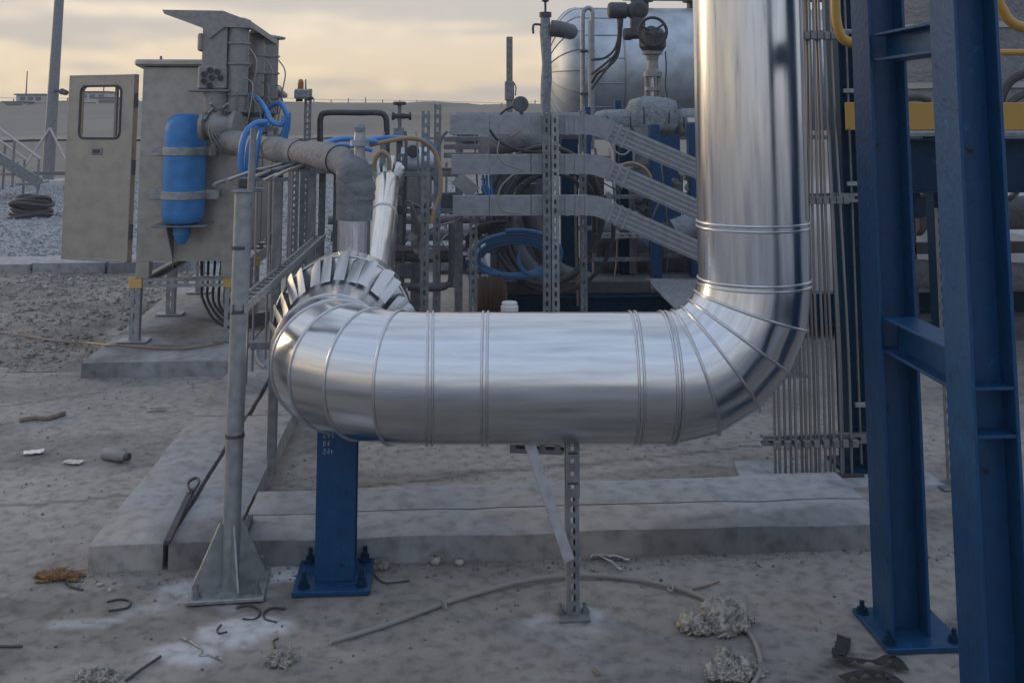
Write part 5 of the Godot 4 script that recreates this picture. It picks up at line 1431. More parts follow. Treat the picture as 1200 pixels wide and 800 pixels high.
	var rk := thing("perforated_rail", "pale perforated rail lying level below the sloping trays", "rail", Vector3(1.491, 0.714, -8.000))
	var rs := Shape.new()
	strut(rs, Vector3(1.287, 0.716, -8.000), Vector3(1.689, 0.713, -8.000), Vector3(0, 0, 1), 0.035, 0.03, 0.06, 0.03)
	build("channel", rs, M.galv, rk)
	# switch box and pump behind the slotted posts
	var pb := thing("junction_box", "brown junction box behind the open end of the trays", "junction box", Vector3(0.350, 1.391, -7.200))
	build("case", Shape.new().cube(Vector3(0.319, 1.323, -7.300), Vector3(0.391, 1.497, -7.100), 0.008), M.actuator, pb)
	build("lid", Shape.new().cube(Vector3(0.316, 1.342, -7.100), Vector3(0.384, 1.486, -7.080), 0.006), M.actuator, pb)
	build("gland", Shape.new().rod(Vector3(0.356, 1.327, -7.200), Vector3(0.356, 1.292, -7.200), 0.018, 0.012, 10), M.dark, pb)
	var pu := thing("pump_motor", "rust brown round pump motor low behind the pipe by the white drum", "pump", Vector3(0.386, 0.348, -7.400))
	build("casing", Shape.new().lathe(Vector3(0.299, 0.394, -7.300), Vector3(1, 0, 0), [Vector2(0.09, 0), Vector2(0.13, 0.02), Vector2(0.13, 0.2), Vector2(0.09, 0.22)], 20), M.rust, pu)
	for k in 6:
		build("cooling_rib", Shape.new().lathe(Vector3(0.299, 0.394, -7.300) + Vector3(0.04 + 0.028 * k, 0, 0), Vector3(1, 0, 0), [Vector2(0.128, 0), Vector2(0.142, 0.002), Vector2(0.142, 0.007), Vector2(0.128, 0.009)], 20), M.dark, pu)
	build("foot", Shape.new().cube(Vector3(0.311, 0.394, -7.300) + Vector3(0, -0.26, -0.1), Vector3(0.311, 0.394, -7.300) + Vector3(0.2, -0.11, 0.1), 0.01), M.dark, pu)
	var wd := thing("white_drum", "small white plastic drum with ribbed lid behind the straight pipe", "drum", Vector3(0.458, 0.390, -6.200))
	var wb := Vector3(0.458, 0.453, -6.200)
	build("body", Shape.new().lathe(wb + Vector3(0, -0.14, 0), Vector3.UP, [Vector2(0.055, 0), Vector2(0.060, 0.02), Vector2(0.060, 0.165), Vector2(0.05, 0.17)], 24), M.white, wd)
	build("lid", Shape.new().lathe(wb + Vector3(0, 0.03, 0), Vector3.UP, [Vector2(0.050, 0), Vector2(0.052, 0.035), Vector2(0.046, 0.04), Vector2(0.046, 0.055), Vector2(0.040, 0.06)], 24), M.white, wd)

# ---------------------------------------------------------------- right-hand platform and the yard beyond
func platform() -> void:
	var z := -6.1
	var x0 := 2.463
	var yd := 1.523
	var t := thing("service_platform", "blue service platform with a yellow handrail behind the blue frame", "platform", Vector3(x0 + 1.6, 0.0, z))
	var gb := thing("guard_beam", "wide ochre yellow guard beam level behind the blue columns", "beam", Vector3(2.303, 1.557, -4.620))
	build("beam", Shape.new().cube(Vector3(1.867, 1.554, -4.620), Vector3(3.120, 1.674, -4.610), 0.003), M.yellow, gb)
	build("lower_lip", Shape.new().cube(Vector3(1.883, 1.554, -4.660) + Vector3(0, -0.004, 0), Vector3(3.105, 1.557, -4.600), 0.001), M.yellow, gb)
	for xx in [1.95, 2.9]:
		build("bracket", Shape.new().cube(Vector3(xx, 1.561, -4.78), Vector3(xx + 0.06, 1.650, -4.626), 0.002), M.blue_dark, gb)
	build("deck_beam", h_beam(Shape.new(), Vector3(x0 + 0.22, 1.320, z - 0.05), Vector3(x0 + 3.4, 1.320, z - 0.05), 0.16, 1.478 - 1.159, Vector3.UP), M.blue_dark, t)
	build("deck", Shape.new().cube(Vector3(x0, yd - 0.03, z - 1.0), Vector3(x0 + 3.4, yd - 0.006, z - 0.012), 0.002), M.galv_dark, t)
	for x in [x0 + 0.57, x0 + 2.2]:
		build("rail_post", Shape.new().rod(Vector3(x, yd, z + 0.03), Vector3(x, yd + 1.1, z + 0.03), 0.02, 0.02, 12), M.yellow, t)
	build("knee_rail", Shape.new().rod(Vector3(x0 + 0.3, 2.001, z + 0.03), Vector3(x0 + 3.3, 2.001, z + 0.03), 0.02, 0.02, 12), M.yellow, t)
	build("top_rail", Shape.new().rod(Vector3(x0 + 0.3, yd + 1.1, z + 0.03), Vector3(x0 + 3.3, yd + 1.1, z + 0.03), 0.022, 0.022, 12), M.yellow, t)
	for x in [x0 + 0.9, x0 + 3.2]:
		build("leg", Shape.new().cube(Vector3(x - 0.06, 0.0, z - 0.75), Vector3(x + 0.06, yd - 0.03, z - 0.63), 0.004), M.blue_dark, t)
	var gp := "yellow handrail loops before the platform"
	var zs := -4.9
	var a := [Vector3(1.801, 2.358, -4.500), Vector3(1.794, 2.146, -4.500), Vector3(1.794, 2.050, -4.500), Vector3(1.807, 1.981, -4.500), Vector3(1.837, 1.944, -4.500), Vector3(1.907, 1.933, -4.500), Vector3(2.103, 1.934, -4.500)]
	tag(build("handrail_loop", Shape.new().run(a, 0.022, 14, 6), M.yellow, self, a[0]), "yellow tubular handrail bending in behind the first blue column", "handrail", gp)
	var b := [Vector3(2.612, 2.385, -4.600), Vector3(2.608, 2.165, -4.600), Vector3(2.629, 2.098, -4.600), Vector3(2.659, 2.050, -4.600), Vector3(2.723, 2.019, -4.600), Vector3(2.887, 1.996, -4.600)]
	tag(build("handrail_loop", Shape.new().run(b, 0.024, 14, 6), M.yellow, self, b[0]), "yellow tubular handrail bending in past the second blue column", "handrail", gp)
	# equipment on and under the platform
	var g2 := "machinery behind the blue frame"
	var tk := thing("grey_tank", "weathered grey tank standing behind the yellow handrail", "tank", Vector3(4.324, 1.5, -8.2))
	var o := Vector3(4.396, 1.524, -8.4)
	build("shell", Shape.new().lathe(o, Vector3.UP, [Vector2(0.95, 0), Vector2(0.95, 1.05), Vector2(0.8, 1.16), Vector2(0.3, 1.22)], 48), M.wrap, tk)
	for h in [0.3, 0.75]:
		build("band", Shape.new().lathe(o + Vector3(0, h, 0), Vector3.UP, [Vector2(0.951, 0), Vector2(0.965, 0.005), Vector2(0.965, 0.05), Vector2(0.951, 0.055)], 48), M.vessel_band, tk)
	for k in 4:
		var ang := 0.3 + 0.5 * k
		build("leg", Shape.new().cube(o + Vector3(0.7 * cos(k * PI / 2 + 0.4) - 0.04, -1.5, 0.7 * sin(k * PI / 2 + 0.4) - 0.04), o + Vector3(0.7 * cos(k * PI / 2 + 0.4) + 0.04, 0.02, 0.7 * sin(k * PI / 2 + 0.4) + 0.04), 0.003), M.blue_dark, tk)
	hose("arched_hose", "black hose arching over the yellow guard beam", "hose", "", [Vector3(3.546, 1.701, -6.300), Vector3(3.597, 1.808, -6.300), Vector3(3.684, 1.872, -6.300), Vector3(3.826, 1.905, -6.300)], 0.03, M.rubber, 6, 10)
	hose("arched_hose", "smaller black hose slanting behind the guard beam", "hose", "", [Vector3(2.908, 1.691, -6.400), Vector3(2.976, 1.723, -6.400), Vector3(3.060, 1.734, -6.400), Vector3(3.143, 1.713, -6.400)], 0.022, M.rubber, 6, 10)
	hose("arched_hose", "black hose slanting down behind the far end of the guard beam", "hose", "", [Vector3(3.549, 1.658, -6.250), Vector3(3.619, 1.721, -6.250), Vector3(3.710, 1.764, -6.250)], 0.022, M.rubber, 6, 10)
	var mx := thing("pump_set", "grey pump with flanges on a frame under the platform", "pump", Vector3(3.645, 0.0, -7.4))
	build("casing", Shape.new().lathe(Vector3(3.455, 0.921, -7.400), Vector3(1, 0, 0), [Vector2(0.16, 0), Vector2(0.16, 0.05), Vector2(0.11, 0.06), Vector2(0.14, 0.3), Vector2(0.11, 0.55), Vector2(0.16, 0.56), Vector2(0.16, 0.62), Vector2(0.12, 0.63), Vector2(0.12, 1.2)], 24), M.wrap, mx)
	build("motor", Shape.new().lathe(Vector3(3.361, 1.006, -7.100), Vector3(0, 0, 1), [Vector2(0.09, -0.2), Vector2(0.09, 0.02), Vector2(0.05, 0.03)], 18), M.blue, mx)
	build("drain_pipe", Shape.new().rod(Vector3(3.172, 0.531, -7.200), Vector3(4.410, 0.482, -7.200), 0.10, 0.10, 18), M.wrap, mx)
	build("plinth", Shape.new().cube(Vector3(3.323, -0.136, -7.600) + Vector3(0, -0.3, -0.5), Vector3(4.577, 0.156, -7.500), 0.01), M.pipe_dark, mx)
	build("frame_beam", Shape.new().cube(Vector3(3.222, 0.658, -7.300), Vector3(4.426, 0.730, -7.200), 0.006), M.dark, mx)
	for x in [3.346, 3.910]:
		build("frame_leg", Shape.new().cube(Vector3(x - 0.05, 0.0, -7.3), Vector3(x + 0.05, 1.2, -7.2), 0.005), M.dark, mx)
	for k in 5:
		build("flange_bolt", Shape.new().rod(Vector3(3.392, 1.045, -7.200) + Vector3(0.22 * k, 0.03 * sin(k * 2.0), 0.06), Vector3(3.392, 1.045, -7.200) + Vector3(0.22 * k, 0.05, 0.16), 0.02, 0.02, 8), M.galv, mx)
	var sp := Vector3(2.280, 1.196, -4.600)
	var p := thing("slotted_post", "short perforated post seen between the two blue columns", "post", Vector3(sp.x, 0, sp.z))
	var ss := Shape.new()
	strut(ss, Vector3(sp.x, 0.006, sp.z), sp, Vector3(-0.5, 0, 1), 0.041, 0.041, 0.05, 0.025)
	build("channel", ss, M.galv_dark, p)
	build("base_plate", Shape.new().cube(Vector3(sp.x - 0.06, 0.001, sp.z - 0.07), Vector3(sp.x + 0.06, 0.01, sp.z + 0.05), 0.001), M.galv_dark, p)

func middle_background() -> void:
	# dark pipe hoop
	tag(build("pipe_hoop", Shape.new().run([Vector3(-0.899, 1.182, -8.600), Vector3(-0.906, 1.524, -8.600), Vector3(-0.901, 1.614, -8.600), Vector3(-0.854, 1.648, -8.600), Vector3(-0.599, 1.648, -8.600), Vector3(-0.440, 1.648, -8.600), Vector3(-0.385, 1.621, -8.600), Vector3(-0.369, 1.524, -8.600), Vector3(-0.365, 1.180, -8.600)], 0.024, 12, 6), M.dark, self, Vector3(-0.7, 0.9, -8.6)), "dark bent pipe hoop rising behind the riser head", "pipe")
	var hb := thing("hoop_stand", "low grey stand carrying the dark pipe hoop", "stand", Vector3(-0.754, 0.000, -10.623))
	build("deck", Shape.new().cube(Vector3(-0.980, 1.168, -8.900), Vector3(-0.310, 1.244, -8.400), 0.005), M.galv_dark, hb)
	for q in [Vector3(-0.879, 1.210, -8.600), Vector3(-0.400, 1.208, -8.600), Vector3(-0.781, 1.200, -8.800)]:
		build("leg", Shape.new().cube(Vector3(q.x - 0.025, -0.03, q.z - 0.025), Vector3(q.x + 0.025, q.y, q.z + 0.025), 0.002), M.galv_dark, hb)
	# beacon
	var o := Vector3(-1.056, 1.235, -9.000)
	var b := thing("beacon_post", "amber beacon and junction box on a slotted post beyond the cabinet", "beacon", Vector3(o.x, 0.1, o.z))
	var s := Shape.new()
	strut(s, Vector3(o.x, 0.1, o.z), Vector3(-1.056, 1.853, -9.000), Vector3(0, 0, 1), 0.06, 0.041, 0.05, 0.03)
	build("channel", s, M.galv, b)
	build("box", Shape.new().cube(Vector3(-1.161, 1.766, -9.000), Vector3(-1.044, 1.850, -8.900), 0.01), M.galv, b)
	build("glands", Shape.new().cube(Vector3(-1.151, 1.744, -8.980), Vector3(-1.096, 1.765, -8.940), 0.004), M.dark, b)
	build("beacon_dome", Shape.new().lathe(Vector3(-1.114, 1.851, -8.950), Vector3.UP, [Vector2(0.026, 0), Vector2(0.026, 0.05), Vector2(0.022, 0.07), Vector2(0.010, 0.082)], 16, true), M.amber, b)
	build("aerial", Shape.new().rod(Vector3(-1.071, 1.851, -8.950), Vector3(-1.073, 1.931, -8.950), 0.007, 0.005, 8), M.dark, b)
	build("side_tap", Shape.new().rod(Vector3(-1.048, 1.772, -8.950), Vector3(-1.005, 1.772, -8.950), 0.012, 0.012, 8), M.dark, b)
	# valve with small handwheel standing beyond the hoop
	var v := thing("small_valve", "small grey valve with a level handwheel beyond the dark hoop", "valve", Vector3(-0.284, 0.6, -9.2))
	build("wheel", Shape.new().lathe(Vector3(-0.287, 1.719, -9.200), Vector3.UP, [Vector2(0.05, 0), Vector2(0.06, 0.008), Vector2(0.06, 0.022), Vector2(0.05, 0.03)], 18), M.dark, v)
	build("stem", Shape.new().rod(Vector3(-0.283, 1.445, -9.200), Vector3(-0.287, 1.719, -9.200), 0.018, 0.018, 10), M.galv_dark, v)
	build("body", Shape.new().lathe(Vector3(-0.352, 1.622, -9.200), Vector3(1, 0, 0), [Vector2(0.035, 0), Vector2(0.035, 0.02), Vector2(0.02, 0.03), Vector2(0.025, 0.1), Vector2(0.02, 0.14), Vector2(0.035, 0.15), Vector2(0.035, 0.17)], 14), M.dark, v)
	build("bonnet", Shape.new().rod(Vector3(-0.290, 1.408, -9.200), Vector3(-0.292, 1.519, -9.200), 0.055, 0.05, 14), M.blanket, v)
	build("pipe", Shape.new().rod(Vector3(-0.284, -0.03, -9.2), Vector3(-0.283, 1.445, -9.200), 0.03, 0.03, 12), M.pipe_dark, v)
	# white-topped pressure box
	var w := thing("silver_clad_pot", "pale clad pot between the tan hose and the slotted posts", "vessel", Vector3(-0.141, 1.156, -8.400))
	build("shell", Shape.new().rod(Vector3(-0.243, 1.243, -8.400), Vector3(0.041, 1.242, -8.400), 0.13, 0.13, 24), M.vessel, w)
	build("stand", Shape.new().cube(Vector3(-0.201, 0.915, -8.500), Vector3(0.001, 1.147, -8.300), 0.006), M.actuator, w)
	build("leg", Shape.new().cube(Vector3(-0.098 - 0.06, -0.03, -8.45), Vector3(-0.098 + 0.06, 0.929, -8.35), 0.004), M.galv_dark, w)
	build("dial", Shape.new().lathe(Vector3(-0.147, 1.348, -8.250), Vector3(0, 0, 1), [Vector2(0.045, 0), Vector2(0.05, 0.02), Vector2(0.04, 0.025)], 16), M.dark, w)
	# barrier of thin posts on the gravel
	for k in 8:
		var x := -2.9 + 0.62 * k
		var z := -14.0 - 0.35 * (k % 3)
		var f := thing("marker_post", "thin post on the pale gravel, " + ["first", "second", "third", "fourth", "fifth", "sixth", "seventh", "eighth"][k] + " of the row counted from the cabinet", "post", Vector3(x, -0.03, z), "thin posts standing on the gravel")
		build("shaft", Shape.new().rod(Vector3(x, -0.03, z), Vector3(x, 1.05 + 0.1 * sin(k * 2.0), z), 0.022, 0.022, 8), M.galv_dark, f)
		build("foot", Shape.new().cube(Vector3(x - 0.09, -0.03, z - 0.09), Vector3(x + 0.09, 0.0, z + 0.09), 0.004), M.dark, f)
	# slotted trestle beyond the cabinet
	for q in [[-1.32, -10.3, "broad slotted trestle post beside the cabinet's far end"], [-0.98, -8.3, "slotted trestle post just beyond the pale ladder rail"]]:
		var t := thing("trestle_post", q[2], "post", Vector3(q[0], 0.0, q[1]), "slotted trestle posts past the cabinet")
		var sh := Shape.new()
		strut(sh, Vector3(q[0], 0.012, q[1]), Vector3(q[0], 1.3, q[1]), Vector3(0, 0, 1), 0.08, 0.04, 0.06, 0.03)
		build("channel", sh, M.galv_dark, t)
		build("foot_plate", Shape.new().cube(Vector3(q[0] - 0.12, 0.0, q[1] - 0.12), Vector3(q[0] + 0.12, 0.012, q[1] + 0.1), 0.002), M.galv_dark, t)
	# long levelled pipes and rails on the gravel, low behind the posts
	var gp := "long pipes laid low across the yard beyond the posts"
	for q in [[0.42, -12.5, 0.05, "upper long pipe laid across low behind the slotted posts"], [0.2, -12.9, 0.07, "lower long pipe laid across low behind the slotted posts"]]:
		var t := thing("long_pipe", q[3], "pipe", Vector3(0.2, 0.0, q[1]), gp)
		build("barrel", Shape.new().rod(Vector3(-1.2, q[0], q[1]), Vector3(1.0, q[0], q[1]), q[2], q[2], 16), M.pipe_dark, t)
		for x in [-0.9, 0.7]:
			build("rest", Shape.new().cube(Vector3(x - 0.04, -0.03, q[1] - 0.06), Vector3(x + 0.04, q[0] - q[2] + 0.01, q[1] + 0.06), 0.004), M.galv_dark, t)

func fitting_cluster(parent: Node3D, c: Vector3, r: float, count: int, sd: int) -> void:
	# small valves, unions and bent tube between two points of a rack
	var rg := RandomNumberGenerator.new()
	rg.seed = sd
	for k in count:
		var p := c + Vector3(rg.randf_range(-1, 1) * r, rg.randf_range(-1, 1) * r * 0.9, rg.randf_range(-0.12, 0.12))
		var kind := k % 4
		if kind == 0:
			var d: Vector3 = [Vector3.RIGHT, Vector3.UP, Vector3(0, 0, 1)][rg.randi() % 3]
			build("needle_valve", Shape.new().lathe(p, d, [Vector2(0.012, 0), Vector2(0.022, 0.012), Vector2(0.022, 0.05), Vector2(0.010, 0.06), Vector2(0.008, 0.09), Vector2(0.026, 0.092), Vector2(0.026, 0.104)], 12), [M.galv, M.dark, M.actuator][rg.randi() % 3], parent)
		elif kind == 1:
			var q := p + Vector3(rg.randf_range(-0.3, 0.3), rg.randf_range(-0.35, 0.1), rg.randf_range(-0.1, 0.1))
			build("bent_tube", Shape.new().run([p, p + Vector3(0.0, 0.08, 0.02), (p + q) * 0.5 + Vector3(rg.randf_range(-0.08, 0.08), 0.05, 0.03), q], rg.randf_range(0.005, 0.010), 7, 6), [M.stainless, M.rubber, M.galv_dark, M.hose_blue][rg.randi() % 4], parent)
		elif kind == 2:
			build("terminal_box", Shape.new().box(Transform3D(Basis(Vector3.UP, rg.randf_range(-0.4, 0.4)), p), Vector3(rg.randf_range(0.06, 0.13), rg.randf_range(0.06, 0.12), 0.06), 0.008), [M.galv, M.actuator, M.pipe_dark][rg.randi() % 3], parent)
		else:
			build("gauge", Shape.new().lathe(p, Vector3(rg.randf_range(-0.3, 0.3), 0.1, 1), [Vector2(0.02, -0.03), Vector2(0.035, 0), Vector2(0.038, 0.01), Vector2(0.036, 0.025), Vector2(0.03, 0.027)], 16), [M.galv, M.dark][rg.randi() % 2], parent)

func process_racks() -> void:
	var gp := "instrument racks behind the cable trays"
	var specs := [[Vector3(-0.076, 0.666, -7.300), 0.26, "instrument rack crowded with small valves behind the slotted posts and tan hose", 18, 3, 1.45], [Vector3(0.348, 0.585, -7.900), 0.30, "instrument rack with valves and tubes behind the open end of the trays", 20, 5, 1.5], [Vector3(1.492, 0.565, -8.500), 0.34, "instrument rack with boxes behind the bend of the trays", 20, 8, 1.3], [Vector3(1.961, 0.746, -8.700), 0.30, "instrument rack close to the silver riser on the skid", 18, 11, 1.2], [Vector3(-0.436, 0.831, -8.000), 0.20, "low instrument rack between the bright silver pipe and the riser", 12, 15, 1.05]]
	for q in specs:
		var c: Vector3 = q[0]
		var w: float = q[1]; var top: float = q[5]
		var t := thing("instrument_rack", q[2], "rack", Vector3(c.x, 0.0, c.z), gp)
		var y0 := 0.0 if c.x < 0.6 else 0.33
		for s in [-1.0, 1.0]:
			build("upright", Shape.new().cube(Vector3(c.x + s * w - 0.02, y0, c.z - 0.02), Vector3(c.x + s * w + 0.02, top, c.z + 0.02), 0.002), M.galv_dark, t)
		for h in [0.45, 0.7, 0.95, 1.2]:
			if h < top and h > y0 + 0.1:
				build("rail", Shape.new().cube(Vector3(c.x - w, h, c.z - 0.03), Vector3(c.x + w, h + 0.035, c.z - 0.021), 0.002), M.galv_dark, t)
		fitting_cluster(t, Vector3(c.x, (y0 + top) * 0.55, c.z + 0.03), w * 1.25, q[3], q[4])
		for k in 5:
			var x := c.x - w + w * 0.5 * k
			build("line", Shape.new().run([Vector3(x, y0, c.z - 0.06), Vector3(x + 0.02 * sin(k), 0.6, c.z - 0.05), Vector3(x + 0.03 * sin(k * 2.0), top - 0.1, c.z - 0.05), Vector3(x + 0.12 * sin(k * 3.0), top + 0.06, c.z - 0.08)], 0.007 + 0.004 * (k % 2), 7, 5), [M.stainless, M.pipe_dark][k % 2], t)
	# flat cover panels stacked behind the open end of the trays
	var g2 := "dark rails between the upper two trays"
	for k in 3:
		var y: float = [1.472, 1.422, 1.367][k]
		var x0 := 0.077
		tag(build("spacer_rail", Shape.new().cube(Vector3(x0, y - 0.022, -6.93), Vector3(x0 + 0.24, y + 0.012, -6.9), 0.003), M.galv_dark, self, Vector3(x0, y, -6.9)), ["uppermost", "middle", "lowest"][k] + " of three short dark rails between the upper trays at their open end", "rail", g2)
	tag(build("tilted_cover", Shape.new().bar(Vector3(0.160, 1.223, -6.800), Vector3(0.274, 1.129, -6.750), 0.10, 0.006, Vector3(0.3, 0.4, 1)), M.actuator, self, Vector3(0.215, 1.174, -6.800)), "small tilted brown grey cover plate below the middle tray", "plate")
	tag(build("insulated_vessel_pipe", Shape.new().rod(Vector3(0.709, 1.517, -9.300) + Vector3(-0.5, 0, 0), Vector3(0.709, 1.517, -9.300) + Vector3(0.7, 0, 0), 0.14, 0.14, 24), M.wrap, self, Vector3(0.709, 1.517, -9.300)), "grey lagged pipe lying level behind the topmost tray", "pipe")
	tag(build("back_panel", Shape.new().cube(Vector3(0.476, 0.259, -8.600), Vector3(0.931, 1.247, -8.550), 0.01), M.pipe_dark, self, Vector3(0.656, 0.256, -8.600)), "dark sheet panel standing behind the black hose loops", "panel")

func far_yard() -> void:
	# lamp mast with a camera
	var b := Vector3(-9.575, -0.030, -27.154)
	var t := thing("lamp_mast", "tall grey mast with a small camera and two stays by the cabinet door", "mast", b)
	build("mast", Shape.new().rod(b, b + Vector3(0.12, 9.0, 0), 0.15, 0.085, 20), M.galv_dark, t)
	var ca := Vector3(-9.405, 2.281, -27.000)
	build("camera_arm", Shape.new().rod(ca + Vector3(-0.05, 0.02, 0), ca + Vector3(0.16, 0.0, 0.05), 0.035, 0.03, 8), M.dark, t)
	build("camera_body", Shape.new().rod(ca + Vector3(0.12, 0.0, 0.0), ca + Vector3(0.28, -0.04, 0.12), 0.08, 0.065, 12), M.dark, t)
	for q in [Vector3(-10.083, 0.526, -27.000), Vector3(-9.032, 0.522, -27.000)]:
		build("stay", Shape.new().rod(q + Vector3(0, -0.1, 0), Vector3(-9.527, 1.367, -27.000), 0.03, 0.03, 8), M.far_white, t)
	build("foot_block", Shape.new().cube(b + Vector3(-0.4, 0, -0.4), b + Vector3(0.4, 0.12, 0.4), 0.02), M.far_white, t)
	# stair with handrails
	var s := thing("metal_stair", "pale metal stair with handrails coming down beside the mast", "stair", Vector3(-9.375, -0.030, -25.242))
	var D := 22.0
	for q in [[Vector3(-9.432, 1.892, -22.000), Vector3(-7.917, 0.792, -22.000)], [Vector3(-9.932, 1.654, -23.200), Vector3(-8.649, 0.731, -23.200)]]:
		build("handrail", Shape.new().rod(q[0], q[1], 0.028, 0.028, 8), M.far_white, s)
		build("handrail", Shape.new().rod(q[0] - Vector3(0, 0.45, 0), q[1] - Vector3(0, 0.45, 0), 0.02, 0.02, 8), M.far_white, s)
		for f in [0.35, 0.65, 0.98]:
			var p: Vector3 = q[0].lerp(q[1], f)
			build("baluster", Shape.new().rod(Vector3(p.x, p.y - 0.95, p.z), p, 0.025, 0.025, 8), M.galv_dark, s)
	for k in 7:
		var p := Vector3(-8.074, 0.302, -22.500) + Vector3(-0.32 * k, 0.2 * k, 0)
		build("tread", Shape.new().cube(p + Vector3(-0.3, -0.04, -0.5), p + Vector3(0.0, 0.0, 0.5), 0.005), M.galv_dark, s)
	build("stringer", Shape.new().bar(Vector3(-7.893, 0.297, -22.000), Vector3(-7.893, 0.297, -22.000) + Vector3(-2.3, 1.4, 0), 0.05, 0.2), M.galv_dark, s)
	# low bench of pipe beside the mast
	var ra := thing("low_rack", "low pale rack lying on the gravel at the mast's foot", "rack", Vector3(-8.586, -0.030, -25.182))
	build("top_bar", Shape.new().bar(Vector3(-9.177, 0.101, -25.000), Vector3(-8.263, 0.097, -25.000), 0.08, 0.06), M.far_white, ra)
	build("lower_bar", Shape.new().bar(Vector3(-9.794, 0.304, -26.000), Vector3(-8.486, 0.299, -26.000), 0.10, 0.08), M.far_dark, ra)
	for q in [Vector3(-9.025, 0.100, -25.000), Vector3(-8.416, 0.097, -25.000)]:
		build("leg", Shape.new().bar(Vector3(q.x, -0.03, q.z), q, 0.06, 0.06), M.far_dark, ra)
	# huts and tanks on the rise
	var gp := "small huts along the far rise"
	var huts := [[Vector3(-23.517, 2.102, -64.000), 0.8, 0.5, "pale hut on the far rise next to the mast"], [Vector3(-19.976, 2.155, -64.000), 0.9, 0.6, "pale hut on the far rise seen through the door window"], [Vector3(-18.578, 1.991, -62.000), 0.55, 0.4, "small hut beside the one seen through the door window"], [Vector3(-23.720, 1.892, -62.000), 0.5, 0.3, "small low hut above the metal stair on the far rise"], [Vector3(-15.354, 2.209, -64.000), 1.0, 0.5, "pale hut on the far rise hidden mostly by the cabinet"]]
	for q in huts:
		var c: Vector3 = q[0]
		var y0 := land_height(c.x, c.z) - 0.1
		var h := thing("far_hut", q[3], "hut", Vector3(c.x, y0, c.z), gp)
		build("wall", Shape.new().cube(Vector3(c.x - q[1], y0, c.z - 0.8), Vector3(c.x + q[1], y0 + q[2], c.z + 0.8), 0.02), M.far_white, h)
		build("roof", Shape.new().cube(Vector3(c.x - q[1] - 0.1, y0 + q[2], c.z - 0.9), Vector3(c.x + q[1] + 0.1, y0 + q[2] + 0.08, c.z + 0.9), 0.02), M.far_dark, h)
		for k in 3:
			build("window", Shape.new().cube(Vector3(c.x - q[1] * 0.7 + k * q[1] * 0.55, y0 + q[2] * 0.4, c.z + 0.8), Vector3(c.x - q[1] * 0.7 + k * q[1] * 0.55 + 0.3, y0 + q[2] * 0.8, c.z + 0.84)), M.far_dark, h)
	var f := thing("far_fence", "faint fence of thin posts along the crest of the far rise", "fence", Vector3(0, 2.2, -68.0))
	for k in 70:
		var x := -45.0 + 1.1 * k
		var y := land_height(x, -68.0)
		build("post", Shape.new().cube(Vector3(x - 0.03, y - 0.1, -68.03), Vector3(x + 0.03, y + 0.3, -67.97)), M.far_dark, f)
	for h in [0.27]:
		var path := []
		for k in 15: path.append(Vector3(-45.0 + 5.5 * k, land_height(-45.0 + 5.5 * k, -68.0) + h, -68.0))
		build("rail", Shape.new().tube(path, 0.012, 5), M.far_dark, f)
	var g2 := "distant aerial masts"
	for q in [[Vector3(-24.805, 2.066, -66.000), 2.0, "slim aerial mast near the lamp mast on the far rise"], [Vector3(-21.817, 2.068, -66.000), 0.9, "b"], [Vector3(-20.187, 2.069, -66.000), 1.6, "slim aerial mast seen through the door window"]]:
		var c: Vector3 = q[0]
		var y0 := land_height(c.x, c.z)
		var m := thing("aerial_mast", ["slim aerial mast standing beyond the stair", "short mast stub on the far rise between lamp mast and door", "slim aerial mast seen through the door window"][int(q[1] == 0.9) + 2 * int(q[1] == 1.6)], "mast", Vector3(c.x, y0 - 0.1, c.z), g2)
		build("shaft", Shape.new().rod(Vector3(c.x, y0 - 0.1, c.z), Vector3(c.x, y0 + q[1], c.z), 0.05, 0.03, 6), M.far_dark, m)
	# light track crossing the slope
	var tr := Shape.new()
	var r0 := PackedVector3Array(); var r1 := PackedVector3Array()
	for k in 50:
		var x := -46.0 + 2.0 * k
		var z := -43.0 + 0.03 * x
		r0.append(Vector3(x, land_height(x, z) + 0.06, z)); r1.append(Vector3(x, land_height(x, z - 1.3) + 0.06, z - 1.3))
	tr.skin([r0, r1], false)
	for i in tr.c.size(): tr.c[i] = Color(0.28, 0.26, 0.23)
	structure(build("track_road", tr, M.ground))
	# coil of black hose on the gravel
	var c := Vector3(-6.633, -0.030, -18.108)
	var co := thing("hose_coil", "heap of coiled black hose lying on the gravel by the open door", "hose coil", c)
	for k in 7:
		var pts := []
		for i in 12:
			var a := TAU * i / 12
			var rr := 0.33 - 0.03 * (k % 4)
			pts.append(c + Vector3(cos(a) * rr + 0.03 * sin(k * 2.2), 0.05 + 0.045 * k + 0.03 * sin(a * 2.0 + k), sin(a) * rr * 0.8))
		build("turn", Shape.new().tube(Shape.curve(pts, 4, true), 0.035, 8, true), M.rubber, co)
	hose("ground_cable", "orange brown cable lying from the rough dirt onto the cabinet slab", "cable", "", [Vector3(-3.295, 0.010, -8.347), Vector3(-2.967, 0.010, -8.136), Vector3(-2.651, 0.012, -7.925), Vector3(-2.406, 0.020, -7.810), Vector3(-2.136, 0.112, -7.292), Vector3(-1.988, 0.112, -7.255), Vector3(-1.743, 0.112, -7.159), Vector3(-1.527, 0.112, -7.168), Vector3(-1.380, 0.112, -7.314)], 0.007, M.cord, 6, 8)
	hose("ground_cable", "short grey cable offcut dropping over the slab by the ladder rail", "cable", "", [Vector3(-1.160, 0.110, -7.281), Vector3(-1.101, 0.110, -6.921), Vector3(-1.054, 0.110, -6.730), Vector3(-0.996, 0.110, -6.592)], 0.008, M.hose_grey, 5, 8)

